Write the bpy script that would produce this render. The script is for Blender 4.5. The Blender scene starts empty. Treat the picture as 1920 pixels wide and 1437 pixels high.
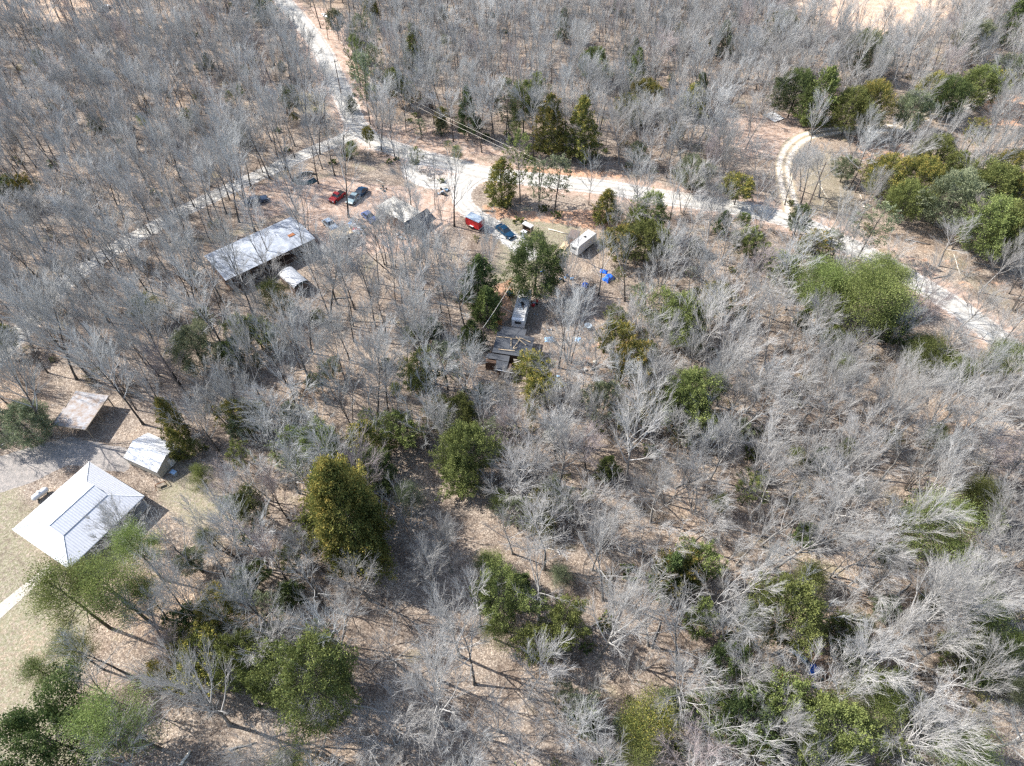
import bpy, math, random
import numpy as np
from mathutils import Vector

random.seed(7); rng = np.random.default_rng(7)
S = bpy.context.scene
# ---------------------------------------------------------------- camera
H, PITCH, FPX = 88.0, 50.5, 1280.0          # camera height (m), degrees below the horizon, focal length in pixels of a 1920 px wide frame
cd = bpy.data.cameras.new('camera'); cam = bpy.data.objects.new('camera', cd); S.collection.objects.link(cam)
cam.location = (0, 0, H); cam.rotation_euler = (math.radians(90-PITCH), 0, 0)
cd.sensor_width = 36; cd.lens = 36*FPX/1920; cd.clip_start = 1; cd.clip_end = 4000
S.camera = cam
# ---------------------------------------------------------------- sky, sun, exposure
SUN_EL, SUN_DIR = 43.0, (-math.cos(math.radians(17)), math.sin(math.radians(17)))   # towards the sun on the ground
w = bpy.data.worlds.new('World'); S.world = w; w.use_nodes = True
sky = w.node_tree.nodes.new('ShaderNodeTexSky'); sky.sky_type = 'NISHITA'; sky.sun_disc = False
sky.sun_elevation = math.radians(SUN_EL); sky.sun_rotation = math.atan2(SUN_DIR[0], SUN_DIR[1])
sky.air_density = 1.0; sky.dust_density = 1.2
bg = w.node_tree.nodes['Background']; bg.inputs[1].default_value = 0.15
w.node_tree.links.new(sky.outputs[0], bg.inputs[0])
sl = bpy.data.lights.new('sun', 'SUN'); sl.energy = 4.6; sl.angle = math.radians(0.5); sl.color = (1, .975, .94)
so = bpy.data.objects.new('sun', sl); S.collection.objects.link(so); so.location = (0, 0, 120)
ce = math.cos(math.radians(SUN_EL))
so.rotation_euler = Vector((SUN_DIR[0]*ce, SUN_DIR[1]*ce, math.sin(math.radians(SUN_EL)))).to_track_quat('Z', 'Y').to_euler()
S.view_settings.view_transform = 'Standard'; S.view_settings.look = 'None'; S.view_settings.exposure = 1.06; S.view_settings.gamma = 1
S.render.engine = 'CYCLES'
try:
    S.cycles.use_denoising = False; S.cycles.filter_width = 1.4; S.cycles.sample_clamp_indirect = 3.0
    S.cycles.max_bounces = 5; S.cycles.diffuse_bounces = 3; S.cycles.transparent_max_bounces = 4; S.cycles.caustics_reflective = False
except Exception: pass

# ---------------------------------------------------------------- photo <-> world
_p = math.radians(PITCH); CF = np.array([0, math.cos(_p), -math.sin(_p)]); CU = np.array([0, math.sin(_p), math.cos(_p)])
def G(x, y, z=0.0):
    d = CF*FPX + np.array([1., 0, 0])*(x-960) + CU*(718.5-y)
    return np.array([0, 0, H]) + d*((z-H)/d[2])
def PX(P):
    P = np.atleast_2d(np.asarray(P, float)) - np.array([0, 0, H]); dz = P@CF
    return np.stack([960+FPX*P[:, 0]/dz, 718.5-FPX*(P@CU)/dz], 1)
def SC(x, y):                                    # pixels per metre at a ground pixel
    p = G(x, y)-np.array([0, 0, H]); return FPX/(p@CF)
def DEP(y): return math.radians(PITCH)+math.atan((y-718.5)/FPX)

# ---------------------------------------------------------------- helpers
def C(o): S.collection.objects.link(o); return o
def tag(o, label=None, cat=None, group=None, kind=None):
    for k, v in (('label', label), ('category', cat), ('group', group), ('kind', kind)):
        if v: o[k] = v
    return o
def empty(name, label, cat, loc, rz=0, group=None):
    o = C(bpy.data.objects.new(name, None)); o.location = loc; o.rotation_euler = (0, 0, rz); o.empty_display_size = .3
    return tag(o, label, cat, group)
class MB:
    def __init__(s): s.v = []; s.f = []; s.n = 0
    def add(s, vs, fs):
        s.f += [tuple(i+s.n for i in f) for f in fs]; s.v += [tuple(map(float, p)) for p in vs]; s.n += len(vs); return s
    def box(s, c, d, rz=0, tx=0, ty=0):
        c = np.array(c, float); h = np.array(d, float)/2
        P = np.array([[sx, sy, sz] for sz in (-1, 1) for sy in (-1, 1) for sx in (-1, 1)])*h
        for a, (i, j) in ((tx, (1, 2)), (ty, (2, 0)), (rz, (0, 1))):
            if a: ca, sa = math.cos(a), math.sin(a); A = P.copy(); P[:, i] = ca*A[:, i]-sa*A[:, j]; P[:, j] = sa*A[:, i]+ca*A[:, j]
        return s.add(P+c, [(0, 2, 3, 1), (4, 5, 7, 6), (0, 1, 5, 4), (2, 6, 7, 3), (0, 4, 6, 2), (1, 3, 7, 5)])
    def prism(s, prof, y0, y1, inset=None):      # profile in x,z swept along y; inset(z) narrows it
        n = len(prof); ins = inset or (lambda z: 0)
        vs = [(x, y0+ins(z), z) for x, z in prof]+[(x, y1-ins(z), z) for x, z in prof]
        return s.add(vs, [tuple(range(n))]+[tuple(range(2*n-1, n-1, -1))]+[(i, i+n, (i+1) % n+n, (i+1) % n) for i in range(n)])
    def slab(s, quad, t):                         # quad of 3d points thickened downwards
        q = [np.array(p, float) for p in quad]; n = len(q)
        return s.add(q+[p-np.array([0, 0, t]) for p in q], [tuple(range(n)), tuple(range(2*n-1, n-1, -1))]+[(i, i+n, (i+1) % n+n, (i+1) % n) for i in range(n)])
    def tube(s, pts, r, k=6, cap=True):
        pts = np.asarray(pts, float); r = np.broadcast_to(np.asarray(r, float), (len(pts),))
        t = np.gradient(pts, axis=0); t /= np.linalg.norm(t, axis=1)[:, None]+1e-9
        a = np.array([0, 0, 1.]) if abs(t[0][2]) < .9 else np.array([1., 0, 0])
        u = np.cross(t, a); u /= np.linalg.norm(u, axis=1)[:, None]+1e-9; v = np.cross(t, u)
        an = np.arange(k)*2*math.pi/k
        R = pts[:, None]+(u[:, None]*np.cos(an)[None, :, None]+v[:, None]*np.sin(an)[None, :, None])*r[:, None, None]
        m = len(pts); fs = [(i*k+j, i*k+(j+1) % k, (i+1)*k+(j+1) % k, (i+1)*k+j) for i in range(m-1) for j in range(k)]
        if cap: fs += [tuple(range(k-1, -1, -1)), tuple(range((m-1)*k, m*k))]
        return s.add(R.reshape(-1, 3), fs)
    def mesh(s, name, mat, smooth=False):
        m = bpy.data.meshes.new(name); m.from_pydata(s.v, [], s.f); m.materials.append(mat)
        if smooth: m.polygons.foreach_set('use_smooth', [True]*len(m.polygons))
        m.update(); return m
    def build(s, name, mat, parent=None, smooth=False):
        o = C(bpy.data.objects.new(name, s.mesh(name, mat, smooth))); o.parent = parent; return o

# ---------------------------------------------------------------- materials
def mat(name, col, rough=.8, metal=0.0, noise=None, scale=4.0, bump=0.0, col2=None, spec=.3, detail=6, obj=True, stretch=None):
    m = bpy.data.materials.new(name); m.use_nodes = True; N = m.node_tree.nodes; L = m.node_tree.links
    b = N['Principled BSDF']; b.inputs['Roughness'].default_value = rough; b.inputs['Metallic'].default_value = metal
    b.inputs['Specular IOR Level'].default_value = spec
    tc = N.new('ShaderNodeTexCoord'); nz = N.new('ShaderNodeTexNoise'); nz.inputs['Scale'].default_value = scale; nz.inputs['Detail'].default_value = detail; nz.inputs['Roughness'].default_value = .65
    src = tc.outputs['Object']
    if stretch:
        mp = N.new('ShaderNodeMapping'); mp.inputs['Scale'].default_value = stretch; L.new(src, mp.inputs[0]); src = mp.outputs[0]
    L.new(src, nz.inputs[0])
    r = N.new('ShaderNodeValToRGB'); k = noise if noise is not None else .18
    c2 = col2 or tuple(c*(1-k) for c in col); c1 = tuple(min(1, c*(1+k*.6)) for c in col) if not col2 else col
    r.color_ramp.elements[0].position = .36; r.color_ramp.elements[1].position = .64
    r.color_ramp.elements[0].color = (*c2, 1); r.color_ramp.elements[1].color = (*c1, 1)
    L.new(nz.outputs['Fac'], r.inputs[0]); L.new(r.outputs[0], b.inputs['Base Color'])
    if bump:
        bp = N.new('ShaderNodeBump'); bp.inputs['Distance'].default_value = bump; L.new(nz.outputs['Fac'], bp.inputs['Height']); L.new(bp.outputs[0], b.inputs['Normal'])
    return m
def ribbed(name, col, col2, period, axis='X', depth=.02, rough=.35, metal=.3, dirt=3.0):
    m = mat(name, col, rough, metal, scale=dirt, col2=col2); N = m.node_tree.nodes; L = m.node_tree.links
    tc = N.new('ShaderNodeTexCoord'); wv = N.new('ShaderNodeTexWave'); wv.bands_direction = axis
    wv.inputs['Scale'].default_value = 2*math.pi/20/period*1.0; L.new(tc.outputs['Object'], wv.inputs[0])
    bp = N.new('ShaderNodeBump'); bp.inputs['Distance'].default_value = depth; L.new(wv.outputs['Fac'], bp.inputs['Height']); L.new(bp.outputs[0], N['Principled BSDF'].inputs['Normal'])
    return m
def barkmat(name, c1, c2, var=.25, low=None):
    """bark: noise between two greys, each tree a little different; low = darker bark of the lower bole and mossy streaks"""
    m = mat(name, c1, .9, 0, scale=3.0, col2=c2, spec=.15, stretch=(3, 3, .6)); N = m.node_tree.nodes; L = m.node_tree.links
    b = N['Principled BSDF']; src = b.inputs['Base Color'].links[0].from_socket
    oi = N.new('ShaderNodeObjectInfo'); hs = N.new('ShaderNodeHueSaturation'); mr = N.new('ShaderNodeMapRange')
    mr.inputs[3].default_value = 1-var; mr.inputs[4].default_value = 1+var; L.new(oi.outputs['Random'], mr.inputs[0]); L.new(mr.outputs[0], hs.inputs['Value'])
    L.new(src, hs.inputs['Color']); L.new(hs.outputs[0], b.inputs['Base Color']); return m
def leafmat(name, ca, cb, cc, trans=.25, var=.2):
    """foliage: colour picked per spray from three real leaf colours by the stored attribute 'v'"""
    m = bpy.data.materials.new(name); m.use_nodes = True; N = m.node_tree.nodes; L = m.node_tree.links; N.clear()
    out = N.new('ShaderNodeOutputMaterial'); at = N.new('ShaderNodeAttribute'); at.attribute_name = 'v'
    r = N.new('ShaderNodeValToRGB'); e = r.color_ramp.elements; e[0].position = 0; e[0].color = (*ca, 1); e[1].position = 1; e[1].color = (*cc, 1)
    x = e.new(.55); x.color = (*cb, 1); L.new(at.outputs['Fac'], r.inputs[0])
    oi = N.new('ShaderNodeObjectInfo'); hs = N.new('ShaderNodeHueSaturation'); mr = N.new('ShaderNodeMapRange'); mr.inputs[3].default_value = 1-var; mr.inputs[4].default_value = 1+var
    mh = N.new('ShaderNodeMapRange'); mh.inputs[3].default_value = .485; mh.inputs[4].default_value = .515; L.new(oi.outputs['Random'], mh.inputs[0]); L.new(mh.outputs[0], hs.inputs['Hue'])
    L.new(oi.outputs['Random'], mr.inputs[0]); L.new(mr.outputs[0], hs.inputs['Value']); L.new(r.outputs[0], hs.inputs['Color'])
    d = N.new('ShaderNodeBsdfDiffuse'); t = N.new('ShaderNodeBsdfTranslucent'); mx = N.new('ShaderNodeMixShader'); mx.inputs[0].default_value = trans
    L.new(hs.outputs[0], d.inputs[0]); L.new(hs.outputs[0], t.inputs[0]); L.new(d.outputs[0], mx.inputs[1]); L.new(t.outputs[0], mx.inputs[2]); L.new(mx.outputs[0], out.inputs[0])
    return m
M = dict(
 trunk=barkmat('bark dark', (.13, .115, .1), (.06, .053, .047)),
 trunkp=barkmat('bark pale', (.36, .34, .31), (.13, .12, .11)),
 twig=barkmat('twig grey', (.46, .455, .435), (.28, .275, .262), .25),
 twigp=barkmat('twig pale', (.47, .45, .42), (.29, .275, .255), .25),
 twigr=barkmat('twig reddish', (.40, .34, .32), (.25, .21, .2), .2),
 brush=barkmat('brush', (.20, .165, .135), (.1, .085, .07), .3),
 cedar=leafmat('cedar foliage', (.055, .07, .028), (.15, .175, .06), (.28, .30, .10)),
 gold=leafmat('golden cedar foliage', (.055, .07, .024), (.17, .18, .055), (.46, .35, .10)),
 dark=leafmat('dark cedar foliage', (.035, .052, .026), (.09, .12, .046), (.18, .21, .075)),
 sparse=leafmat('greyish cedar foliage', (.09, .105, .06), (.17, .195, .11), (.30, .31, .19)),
 pine=leafmat('pine needles', (.10, .125, .04), (.22, .26, .085), (.35, .38, .15), .3),
 holly=leafmat('glossy leaves', (.03, .05, .02), (.08, .12, .04), (.2, .25, .1)),
 wgrass=leafmat('winter grass', (.16, .15, .06), (.27, .24, .12), (.4, .34, .2)),
 white=mat('white paint', (.78, .78, .76), .5, noise=.12), cream=mat('tan siding', (.42, .40, .34), .7, scale=2, noise=.1),
 wood=mat('weathered boards', (.36, .30, .23), .85, col2=(.2, .16, .12), scale=3, stretch=(1, 8, 1)),
 ply=mat('plywood', (.62, .47, .30), .8, col2=(.48, .36, .22), scale=2.5), palewood=mat('pale lumber', (.66, .60, .50), .8, noise=.2),
 brown=mat('brown boards', (.13, .08, .055), .85, noise=.3, scale=6), black=mat('black rubber', (.02, .02, .02), .85),
 darkroof=mat('dark shingles', (.10, .105, .115), .85, col2=(.05, .053, .058), scale=9, bump=.02, noise=.3),
 glass=mat('window glass', (.03, .04, .05), .08, 0, noise=.05, spec=.7), chrome=mat('bare metal', (.55, .55, .56), .35, .8, noise=.1),
 red=mat('red paint', (.52, .02, .025), .35, noise=.12, spec=.5), blue=mat('navy car paint', (.012, .05, .10), .22, .2, noise=.1, spec=.6),
 tarp=mat('blue tarp', (.02, .13, .60), .45, noise=.35, scale=3, bump=.1), lbl=mat('faded blue tarp', (.30, .45, .62), .6, noise=.35, scale=3, bump=.08), rust=mat('rusty metal', (.30, .12, .05), .9, noise=.4, scale=5),
 silver=mat('silver paint', (.45, .50, .53), .3, .3, noise=.1, spec=.5), dkgreen=mat('dark teal sheet', (.04, .075, .08), .5, noise=.3),
 purple=mat('pink blossom', (.45, .25, .42), .8, noise=.2), lime=mat('lime plastic', (.35, .65, .1), .5), orange=mat('orange clay', (.48, .22, .09), .95, noise=.25, scale=3),
 greyroof=mat('galvanised roof', (.43, .45, .48), .5, .1, col2=(.24, .26, .29), scale=.9, detail=9),
 leafroof=mat('leaf strewn roof', (.27, .205, .16), .9, col2=(.38, .38, .385), scale=1.3, detail=10, bump=.03),
 shedroof=mat('white shed roof', (.70, .70, .70), .5, col2=(.56, .55, .53), scale=1.6), mottle=mat('stained white roof', (.70, .69, .66), .6, col2=(.22, .20, .18), scale=5, detail=10),
 tanroof=mat('chalky tan roof', (.62, .58, .50), .7, col2=(.40, .36, .30), scale=1.2, detail=9), stone=mat('pale rubble', (.7, .67, .6), .8, noise=.3, scale=7), dirtbrown=mat('umber roof boards', (.17, .13, .11), .85, noise=.35, scale=4),
)
M['shadegrey'] = mat('plain metal with painted shade', (.36, .36, .385), .5, .1, col2=(.31, .31, .335), scale=1.2)  # smooth metal, darkened to paint in shade on the slope facing away from the sun
M['ribx'] = ribbed('ribbed pale metal', (.56, .56, .565), (.50, .50, .51), .34, 'X', .022)
M['riby'] = ribbed('ribbed pale metal across', (.56, .56, .565), (.50, .50, .51), .34, 'Y', .022)
M['shedrib'] = ribbed('ribbed grey metal', (.56, .56, .56), (.42, .42, .42), .35, 'X', .04)

# ---------------------------------------------------------------- ground and roads
def world_poly(pts): return np.array([G(x, y)[:2] for x, y in pts])
def inside(P, poly):
    x, y = P[:, 0], P[:, 1]; r = np.zeros(len(P), bool); j = len(poly)-1
    for i in range(len(poly)):
        xi, yi = poly[i]; xj, yj = poly[j]
        c = ((yi > y) != (yj > y)) & (x < (xj-xi)*(y-yi)/(yj-yi+1e-12)+xi); r ^= c; j = i
    return r
def dist_line(P, line):
    d = np.full(len(P), 1e9)
    for a, b in zip(line[:-1], line[1:]):
        ab = b-a; t = np.clip(((P-a)@ab)/(ab@ab+1e-9), 0, 1); d = np.minimum(d, np.linalg.norm(P-(a+t[:, None]*ab), axis=1))
    return d
def mask(P, poly, soft=2.0):
    w_ = world_poly(poly); d = dist_line(P, np.vstack([w_, w_[:1]])); s = np.where(inside(P, w_), d, -d); return np.clip(.5+s/(2*soft), 0, 1)
def smooth_line(pts, step=1.2):
    p = world_poly(pts); n = len(p); out = []
    for i in range(n-1):
        p0, p1, p2, p3 = p[max(i-1, 0)], p[i], p[i+1], p[min(i+2, n-1)]; k = max(2, int(np.linalg.norm(p2-p1)/step))
        for t in np.arange(k)/k:
            out.append(.5*((2*p1)+(-p0+p2)*t+(2*p0-5*p1+4*p2-p3)*t*t+(-p0+3*p1-3*p2+p3)*t**3))
    out.append(p[-1]); return np.array(out)
ROADS = {
 'main': ([(505, -40), (530, 0), (572, 50), (606, 100), (630, 150), (650, 195), (668, 232), (700, 262), (775, 290), (850, 309), (910, 325), (1000, 336), (1080, 345), (1160, 355), (1250, 371), (1340, 383), (1430, 400), (1500, 420), (1580, 455), (1650, 490), (1720, 530), (1800, 580), (1860, 625), (1930, 680), (2040, 770)], 4.1),
 'west': ([(672, 246), (640, 262), (590, 282), (535, 306), (450, 345), (360, 388), (285, 428), (210, 470), (130, 525), (60, 600), (15, 650), (-70, 740)], 2.9),
 'yard': ([(905, 326), (872, 350), (866, 375), (884, 398), (925, 424), (962, 452), (990, 478)], 2.9),
 'loop': ([(905, 331), (860, 338), (815, 345), (785, 335), (770, 320), (780, 300)], 2.6),
 'track': ([(1492, 425), (1484, 385), (1472, 340), (1470, 305), (1484, 276), (1512, 256), (1560, 246), (1620, 243), (1680, 240)], 4.0),
 'far': ([(1680, 240), (1740, 215), (1800, 200), (1880, 165), (1960, 140)], 2.6),
}
LINES = {k: smooth_line(v[0]) for k, v in ROADS.items()}
xs = np.concatenate([[-1500, -900, -500, -320], np.arange(-235, 236, .9), [320, 500, 900, 1500]])
ys = np.concatenate([[-900, -400, -120, -30], np.arange(0, 300, .9), [380, 520, 900, 2000]])
XX, YY = np.meshgrid(xs, ys); P2 = np.stack([XX.ravel(), YY.ravel()], 1); n = len(P2)
GRASS = [([(-60, 930), (30, 905), (75, 985), (105, 1075), (170, 1130), (175, 1210), (140, 1290), (170, 1437), (160, 1600), (-60, 1600)], 1.0, 3),
 ([(290, 905), (345, 880), (420, 905), (440, 960), (360, 1010), (290, 950)], .75, 2), ([(925, 405), (1060, 400), (1110, 440), (1010, 540), (940, 600), (905, 520), (930, 470)], .8, 2.5),
 ([(1478, 290), (1560, 262), (1620, 330), (1640, 420), (1500, 410), (1484, 350)], .6, 4), ([(545, 170), (610, 175), (615, 215), (560, 215)], .9, 2), ([(1580, 440), (1700, 430), (1800, 540), (1920, 620), (1920, 560), (1780, 470)], .55, 3),
 ([(290, 450), (430, 425), (560, 390), (480, 440), (330, 480)], .55, 2), ([(0, 500), (150, 480), (200, 520), (60, 560)], .5, 2), ([(880, 720), (960, 700), (960, 760), (870, 760)], .6, 2), ([(1200, 470), (1330, 480), (1350, 620), (1260, 610)], .4, 3)]
CLAY = [([(905, 385), (1000, 398), (1120, 392), (1200, 415), (1130, 432), (1000, 415), (915, 408)], .9, 1.2), ([(985, 312), (1120, 318), (1200, 335), (1080, 333), (990, 325)], .8, 1.2),
 ([(925, 535), (965, 520), (960, 600), (930, 610)], .8, 1.2), ([(1560, 240), (1700, 262), (1760, 330), (1620, 330), (1590, 280)], .45, 3), ([(1840, 180), (1920, 170), (1920, 240), (1850, 235)], .8, 2),
 ([(930, 610), (905, 690), (915, 720), (880, 700)], .5, 1), ([(1480, 1200), (1560, 1300), (1600, 1260), (1500, 1190)], .6, 2), ([(1040, 585), (1130, 570), (1200, 640), (1160, 760), (1050, 700)], .35, 3),
 ([(1640, 480), (1900, 600), (1920, 520), (1700, 440)], .35, 3)]
DIRT = [([(560, 340), (640, 330), (700, 345), (840, 360), (880, 400), (760, 480), (600, 480), (560, 420)], .9, 3), ([(1330, 215), (1560, 205), (1560, 245), (1470, 300), (1380, 300)], .7, 3),
 ([(440, 350), (570, 320), (580, 400), (450, 430)], .6, 3), ([(690, 225), (860, 240), (960, 290), (860, 300), (720, 270)], .8, 2), ([(640, 20), (700, 200), (680, 225), (630, 120), (575, 10)], .8, 2)]
FIELD = [([(1520, -160), (1490, 20), (1600, 70), (1760, 62), (1800, 0), (1900, -160)], 1., 4), ([(-200, -160), (-100, 20), (100, 45), (250, 25), (330, -160)], .9, 6)]
GRAVEL = [([(780, 296), (900, 312), (915, 335), (870, 372), (800, 356), (765, 330)], .5, 1.5), ([(640, 225), (700, 240), (740, 285), (690, 290), (630, 262)], .5, 1.5)]
ASPH = [([(-80, 880), (60, 838), (130, 820), (240, 842), (245, 888), (190, 882), (130, 870), (60, 905), (-80, 950)], 1., .4)]
def lay(L):
    a = np.zeros(n)
    for poly, k, s in L: a = np.maximum(a, k*mask(P2, poly, s))
    return a
A = dict(grass=lay(GRASS), clay=lay(CLAY), dirt=lay(DIRT), field=lay(FIELD), gravel=lay(GRAVEL), asph=lay(ASPH))
for k, (_, wd) in ROADS.items():
    d = dist_line(P2, LINES[k]); A['gravel'] = np.maximum(A['gravel'], (1 if k != 'track' else .4)*np.clip(1.0-(d-wd/2-.2)/1.4, 0, 1)*.75)
    if k == 'main': A['dirt'] = np.maximum(A['dirt'], np.clip(1.15-d/7.5, 0, 1)*.9)
nx, ny = len(xs), len(ys); idx = np.arange(n).reshape(ny, nx)
gm = bpy.data.meshes.new('ground'); F4 = np.stack([idx[:-1, :-1], idx[:-1, 1:], idx[1:, 1:], idx[1:, :-1]], -1).reshape(-1, 4)
def np_mesh(m, V, F):
    k = F.shape[1]; m.vertices.add(len(V)); m.vertices.foreach_set('co', np.ascontiguousarray(V, np.float32).ravel())
    m.loops.add(F.size); m.loops.foreach_set('vertex_index', np.ascontiguousarray(F, np.int32).ravel())
    m.polygons.add(len(F)); m.polygons.foreach_set('loop_start', np.arange(0, F.size, k, dtype=np.int32))
    try: m.polygons.foreach_set('loop_total', np.full(len(F), k, np.int32))
    except Exception: pass
    m.update(calc_edges=True); m.validate()
np_mesh(gm, np.column_stack([P2, np.zeros(n)]), F4)
for nm, (a, b, c_) in {'maska': ('grass', 'clay', 'dirt'), 'maskb': ('field', 'gravel', 'asph')}.items():
    at = gm.color_attributes.new(nm, 'FLOAT_COLOR', 'POINT'); at.data.foreach_set('color', np.column_stack([A[a], A[b], A[c_], np.ones(n)]).astype(np.float32).ravel())
def ground_mat():
    m = bpy.data.materials.new('ground'); m.use_nodes = True; N = m.node_tree.nodes; L = m.node_tree.links; b = N['Principled BSDF']; b.inputs['Roughness'].default_value = .95; b.inputs['Specular IOR Level'].default_value = .1
    tc = N.new('ShaderNodeTexCoord')
    def noise(s, d=4, r=.6, dist=0):
        q = N.new('ShaderNodeTexNoise'); q.inputs['Scale'].default_value = s; q.inputs['Detail'].default_value = d; q.inputs['Roughness'].default_value = r; q.inputs['Distortion'].default_value = dist; L.new(tc.outputs['Object'], q.inputs[0]); return q.outputs['Fac']
    def ramp(src, *st):
        r = N.new('ShaderNodeValToRGB'); e = r.color_ramp.elements; e[0].position, e[0].color = st[0][0], (*st[0][1], 1); e[1].position, e[1].color = st[-1][0], (*st[-1][1], 1)
        for p_, c in st[1:-1]: x = e.new(p_); x.color = (*c, 1)
        L.new(src, r.inputs[0]); return r.outputs[0]
    def mix(f, a, b_, mode='MIX'):
        q = N.new('ShaderNodeMix'); q.data_type = 'RGBA'; q.blend_type = mode
        (L.new(f, q.inputs[0]) if not isinstance(f, (int, float)) else setattr(q.inputs[0], 'default_value', f)); L.new(a, q.inputs[6]); L.new(b_, q.inputs[7]); return q.outputs[2]
    vo = N.new('ShaderNodeTexVoronoi'); vo.inputs['Scale'].default_value = 7.5; L.new(tc.outputs['Object'], vo.inputs[0])
    sep = N.new('ShaderNodeSeparateColor'); L.new(vo.outputs['Color'], sep.inputs[0]); cell = sep.outputs[0]
    litter = ramp(cell, (0, (.165, .134, .11)), (.35, (.27, .22, .178)), (.7, (.36, .30, .24)), (1, (.51, .445, .37)))
    big = ramp(noise(.05, 5), (.35, (.72, .68, .66)), (.5, (1, 1, 1)), (.66, (1.18, 1.08, .98)))
    litter = mix(1.0, litter, big, 'MULTIPLY')
    fine = ramp(noise(2.2, 6, .7), (.34, (.72, .70, .68)), (.56, (1, 1, 1)), (.72, (1.12, 1.1, 1.08))); litter = mix(1.0, litter, fine, 'MULTIPLY')
    litter = mix(1.0, litter, ramp(noise(.22, 7, .7, .6), (.36, (.66, .62, .60)), (.5, (1, .98, .96)), (.66, (1.14, 1.1, 1.05))), 'MULTIPLY')
    mossy = ramp(noise(.13, 4), (.60, (0, 0, 0)), (.72, (.45, .45, .45))); litter = mix(mossy, litter, ramp(noise(4), (.35, (.13, .14, .06)), (.65, (.30, .27, .15))))
    ga = N.new('ShaderNodeVertexColor'); ga.layer_name = 'maska'; gb = N.new('ShaderNodeVertexColor'); gb.layer_name = 'maskb'
    sa = N.new('ShaderNodeSeparateColor'); sb = N.new('ShaderNodeSeparateColor'); L.new(ga.outputs[0], sa.inputs[0]); L.new(gb.outputs[0], sb.inputs[0])
    n1 = noise(.45, 7, .7); n2 = noise(1.4, 6, .75)
    def edge(msk, nz, lo=.38, hi=.62, k=.75):
        a = N.new('ShaderNodeMath'); a.operation = 'MULTIPLY_ADD'; L.new(nz, a.inputs[0]); a.inputs[1].default_value = k*2; L.new(msk, a.inputs[2])
        s_ = N.new('ShaderNodeMath'); s_.operation = 'SUBTRACT'; L.new(a.outputs[0], s_.inputs[0]); s_.inputs[1].default_value = k
        mr = N.new('ShaderNodeMapRange'); mr.interpolation_type = 'SMOOTHSTEP'; mr.inputs[1].default_value = lo; mr.inputs[2].default_value = hi; L.new(s_.outputs[0], mr.inputs[0]); return mr.outputs[0]
    dirt = ramp(noise(.8, 8, .75), (.3, (.26, .17, .12)), (.5, (.43, .31, .235)), (.7, (.60, .50, .42)))
    grass = ramp(noise(3.0, 7, .8), (.34, (.13, .125, .07)), (.46, (.22, .21, .125)), (.54, (.31, .275, .195)), (.68, (.48, .42, .33)))
    grass = mix(ramp(n2, (.44, (0, 0, 0)), (.58, (.75, .75, .75))), grass, litter)
    clay = ramp(noise(1.2, 7, .75), (.3, (.34, .18, .11)), (.5, (.50, .30, .19)), (.72, (.58, .44, .33)))
    field = ramp(noise(.35, 9, .75), (.35, (.40, .26, .17)), (.5, (.52, .38, .27)), (.65, (.62, .50, .38)))
    grav = ramp(noise(3.5, 9, .8), (.3, (.35, .31, .27)), (.5, (.58, .55, .50)), (.7, (.74, .72, .68)))
    asph = ramp(noise(1.5, 9, .8), (.35, (.20, .18, .16)), (.5, (.29, .265, .24)), (.62, (.42, .36, .31)))
    c = mix(edge(sa.outputs[2], n1), litter, dirt); c = mix(edge(sb.outputs[0], n1, .35, .7, .4), c, field); c = mix(edge(sa.outputs[0], n2, .35, .7, .8), c, grass)
    c = mix(edge(sa.outputs[1], n1), c, clay); c = mix(edge(sb.outputs[1], n2, .35, .75, .6), c, grav); c = mix(edge(sb.outputs[2], n2, .42, .55, .25), c, asph)
    L.new(c, b.inputs['Base Color'])
    bp = N.new('ShaderNodeBump'); bp.inputs['Distance'].default_value = .12; bp.inputs['Strength'].default_value = .8; L.new(noise(2.6, 6, .7), bp.inputs['Height'])
    bp2 = N.new('ShaderNodeBump'); bp2.inputs['Distance'].default_value = .05; L.new(cell, bp2.inputs['Height']); L.new(bp.outputs[0], bp2.inputs['Normal']); L.new(bp2.outputs[0], b.inputs['Normal'])
    return m
gm.materials.append(ground_mat()); tag(C(bpy.data.objects.new('ground', gm)), kind='structure')

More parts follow.
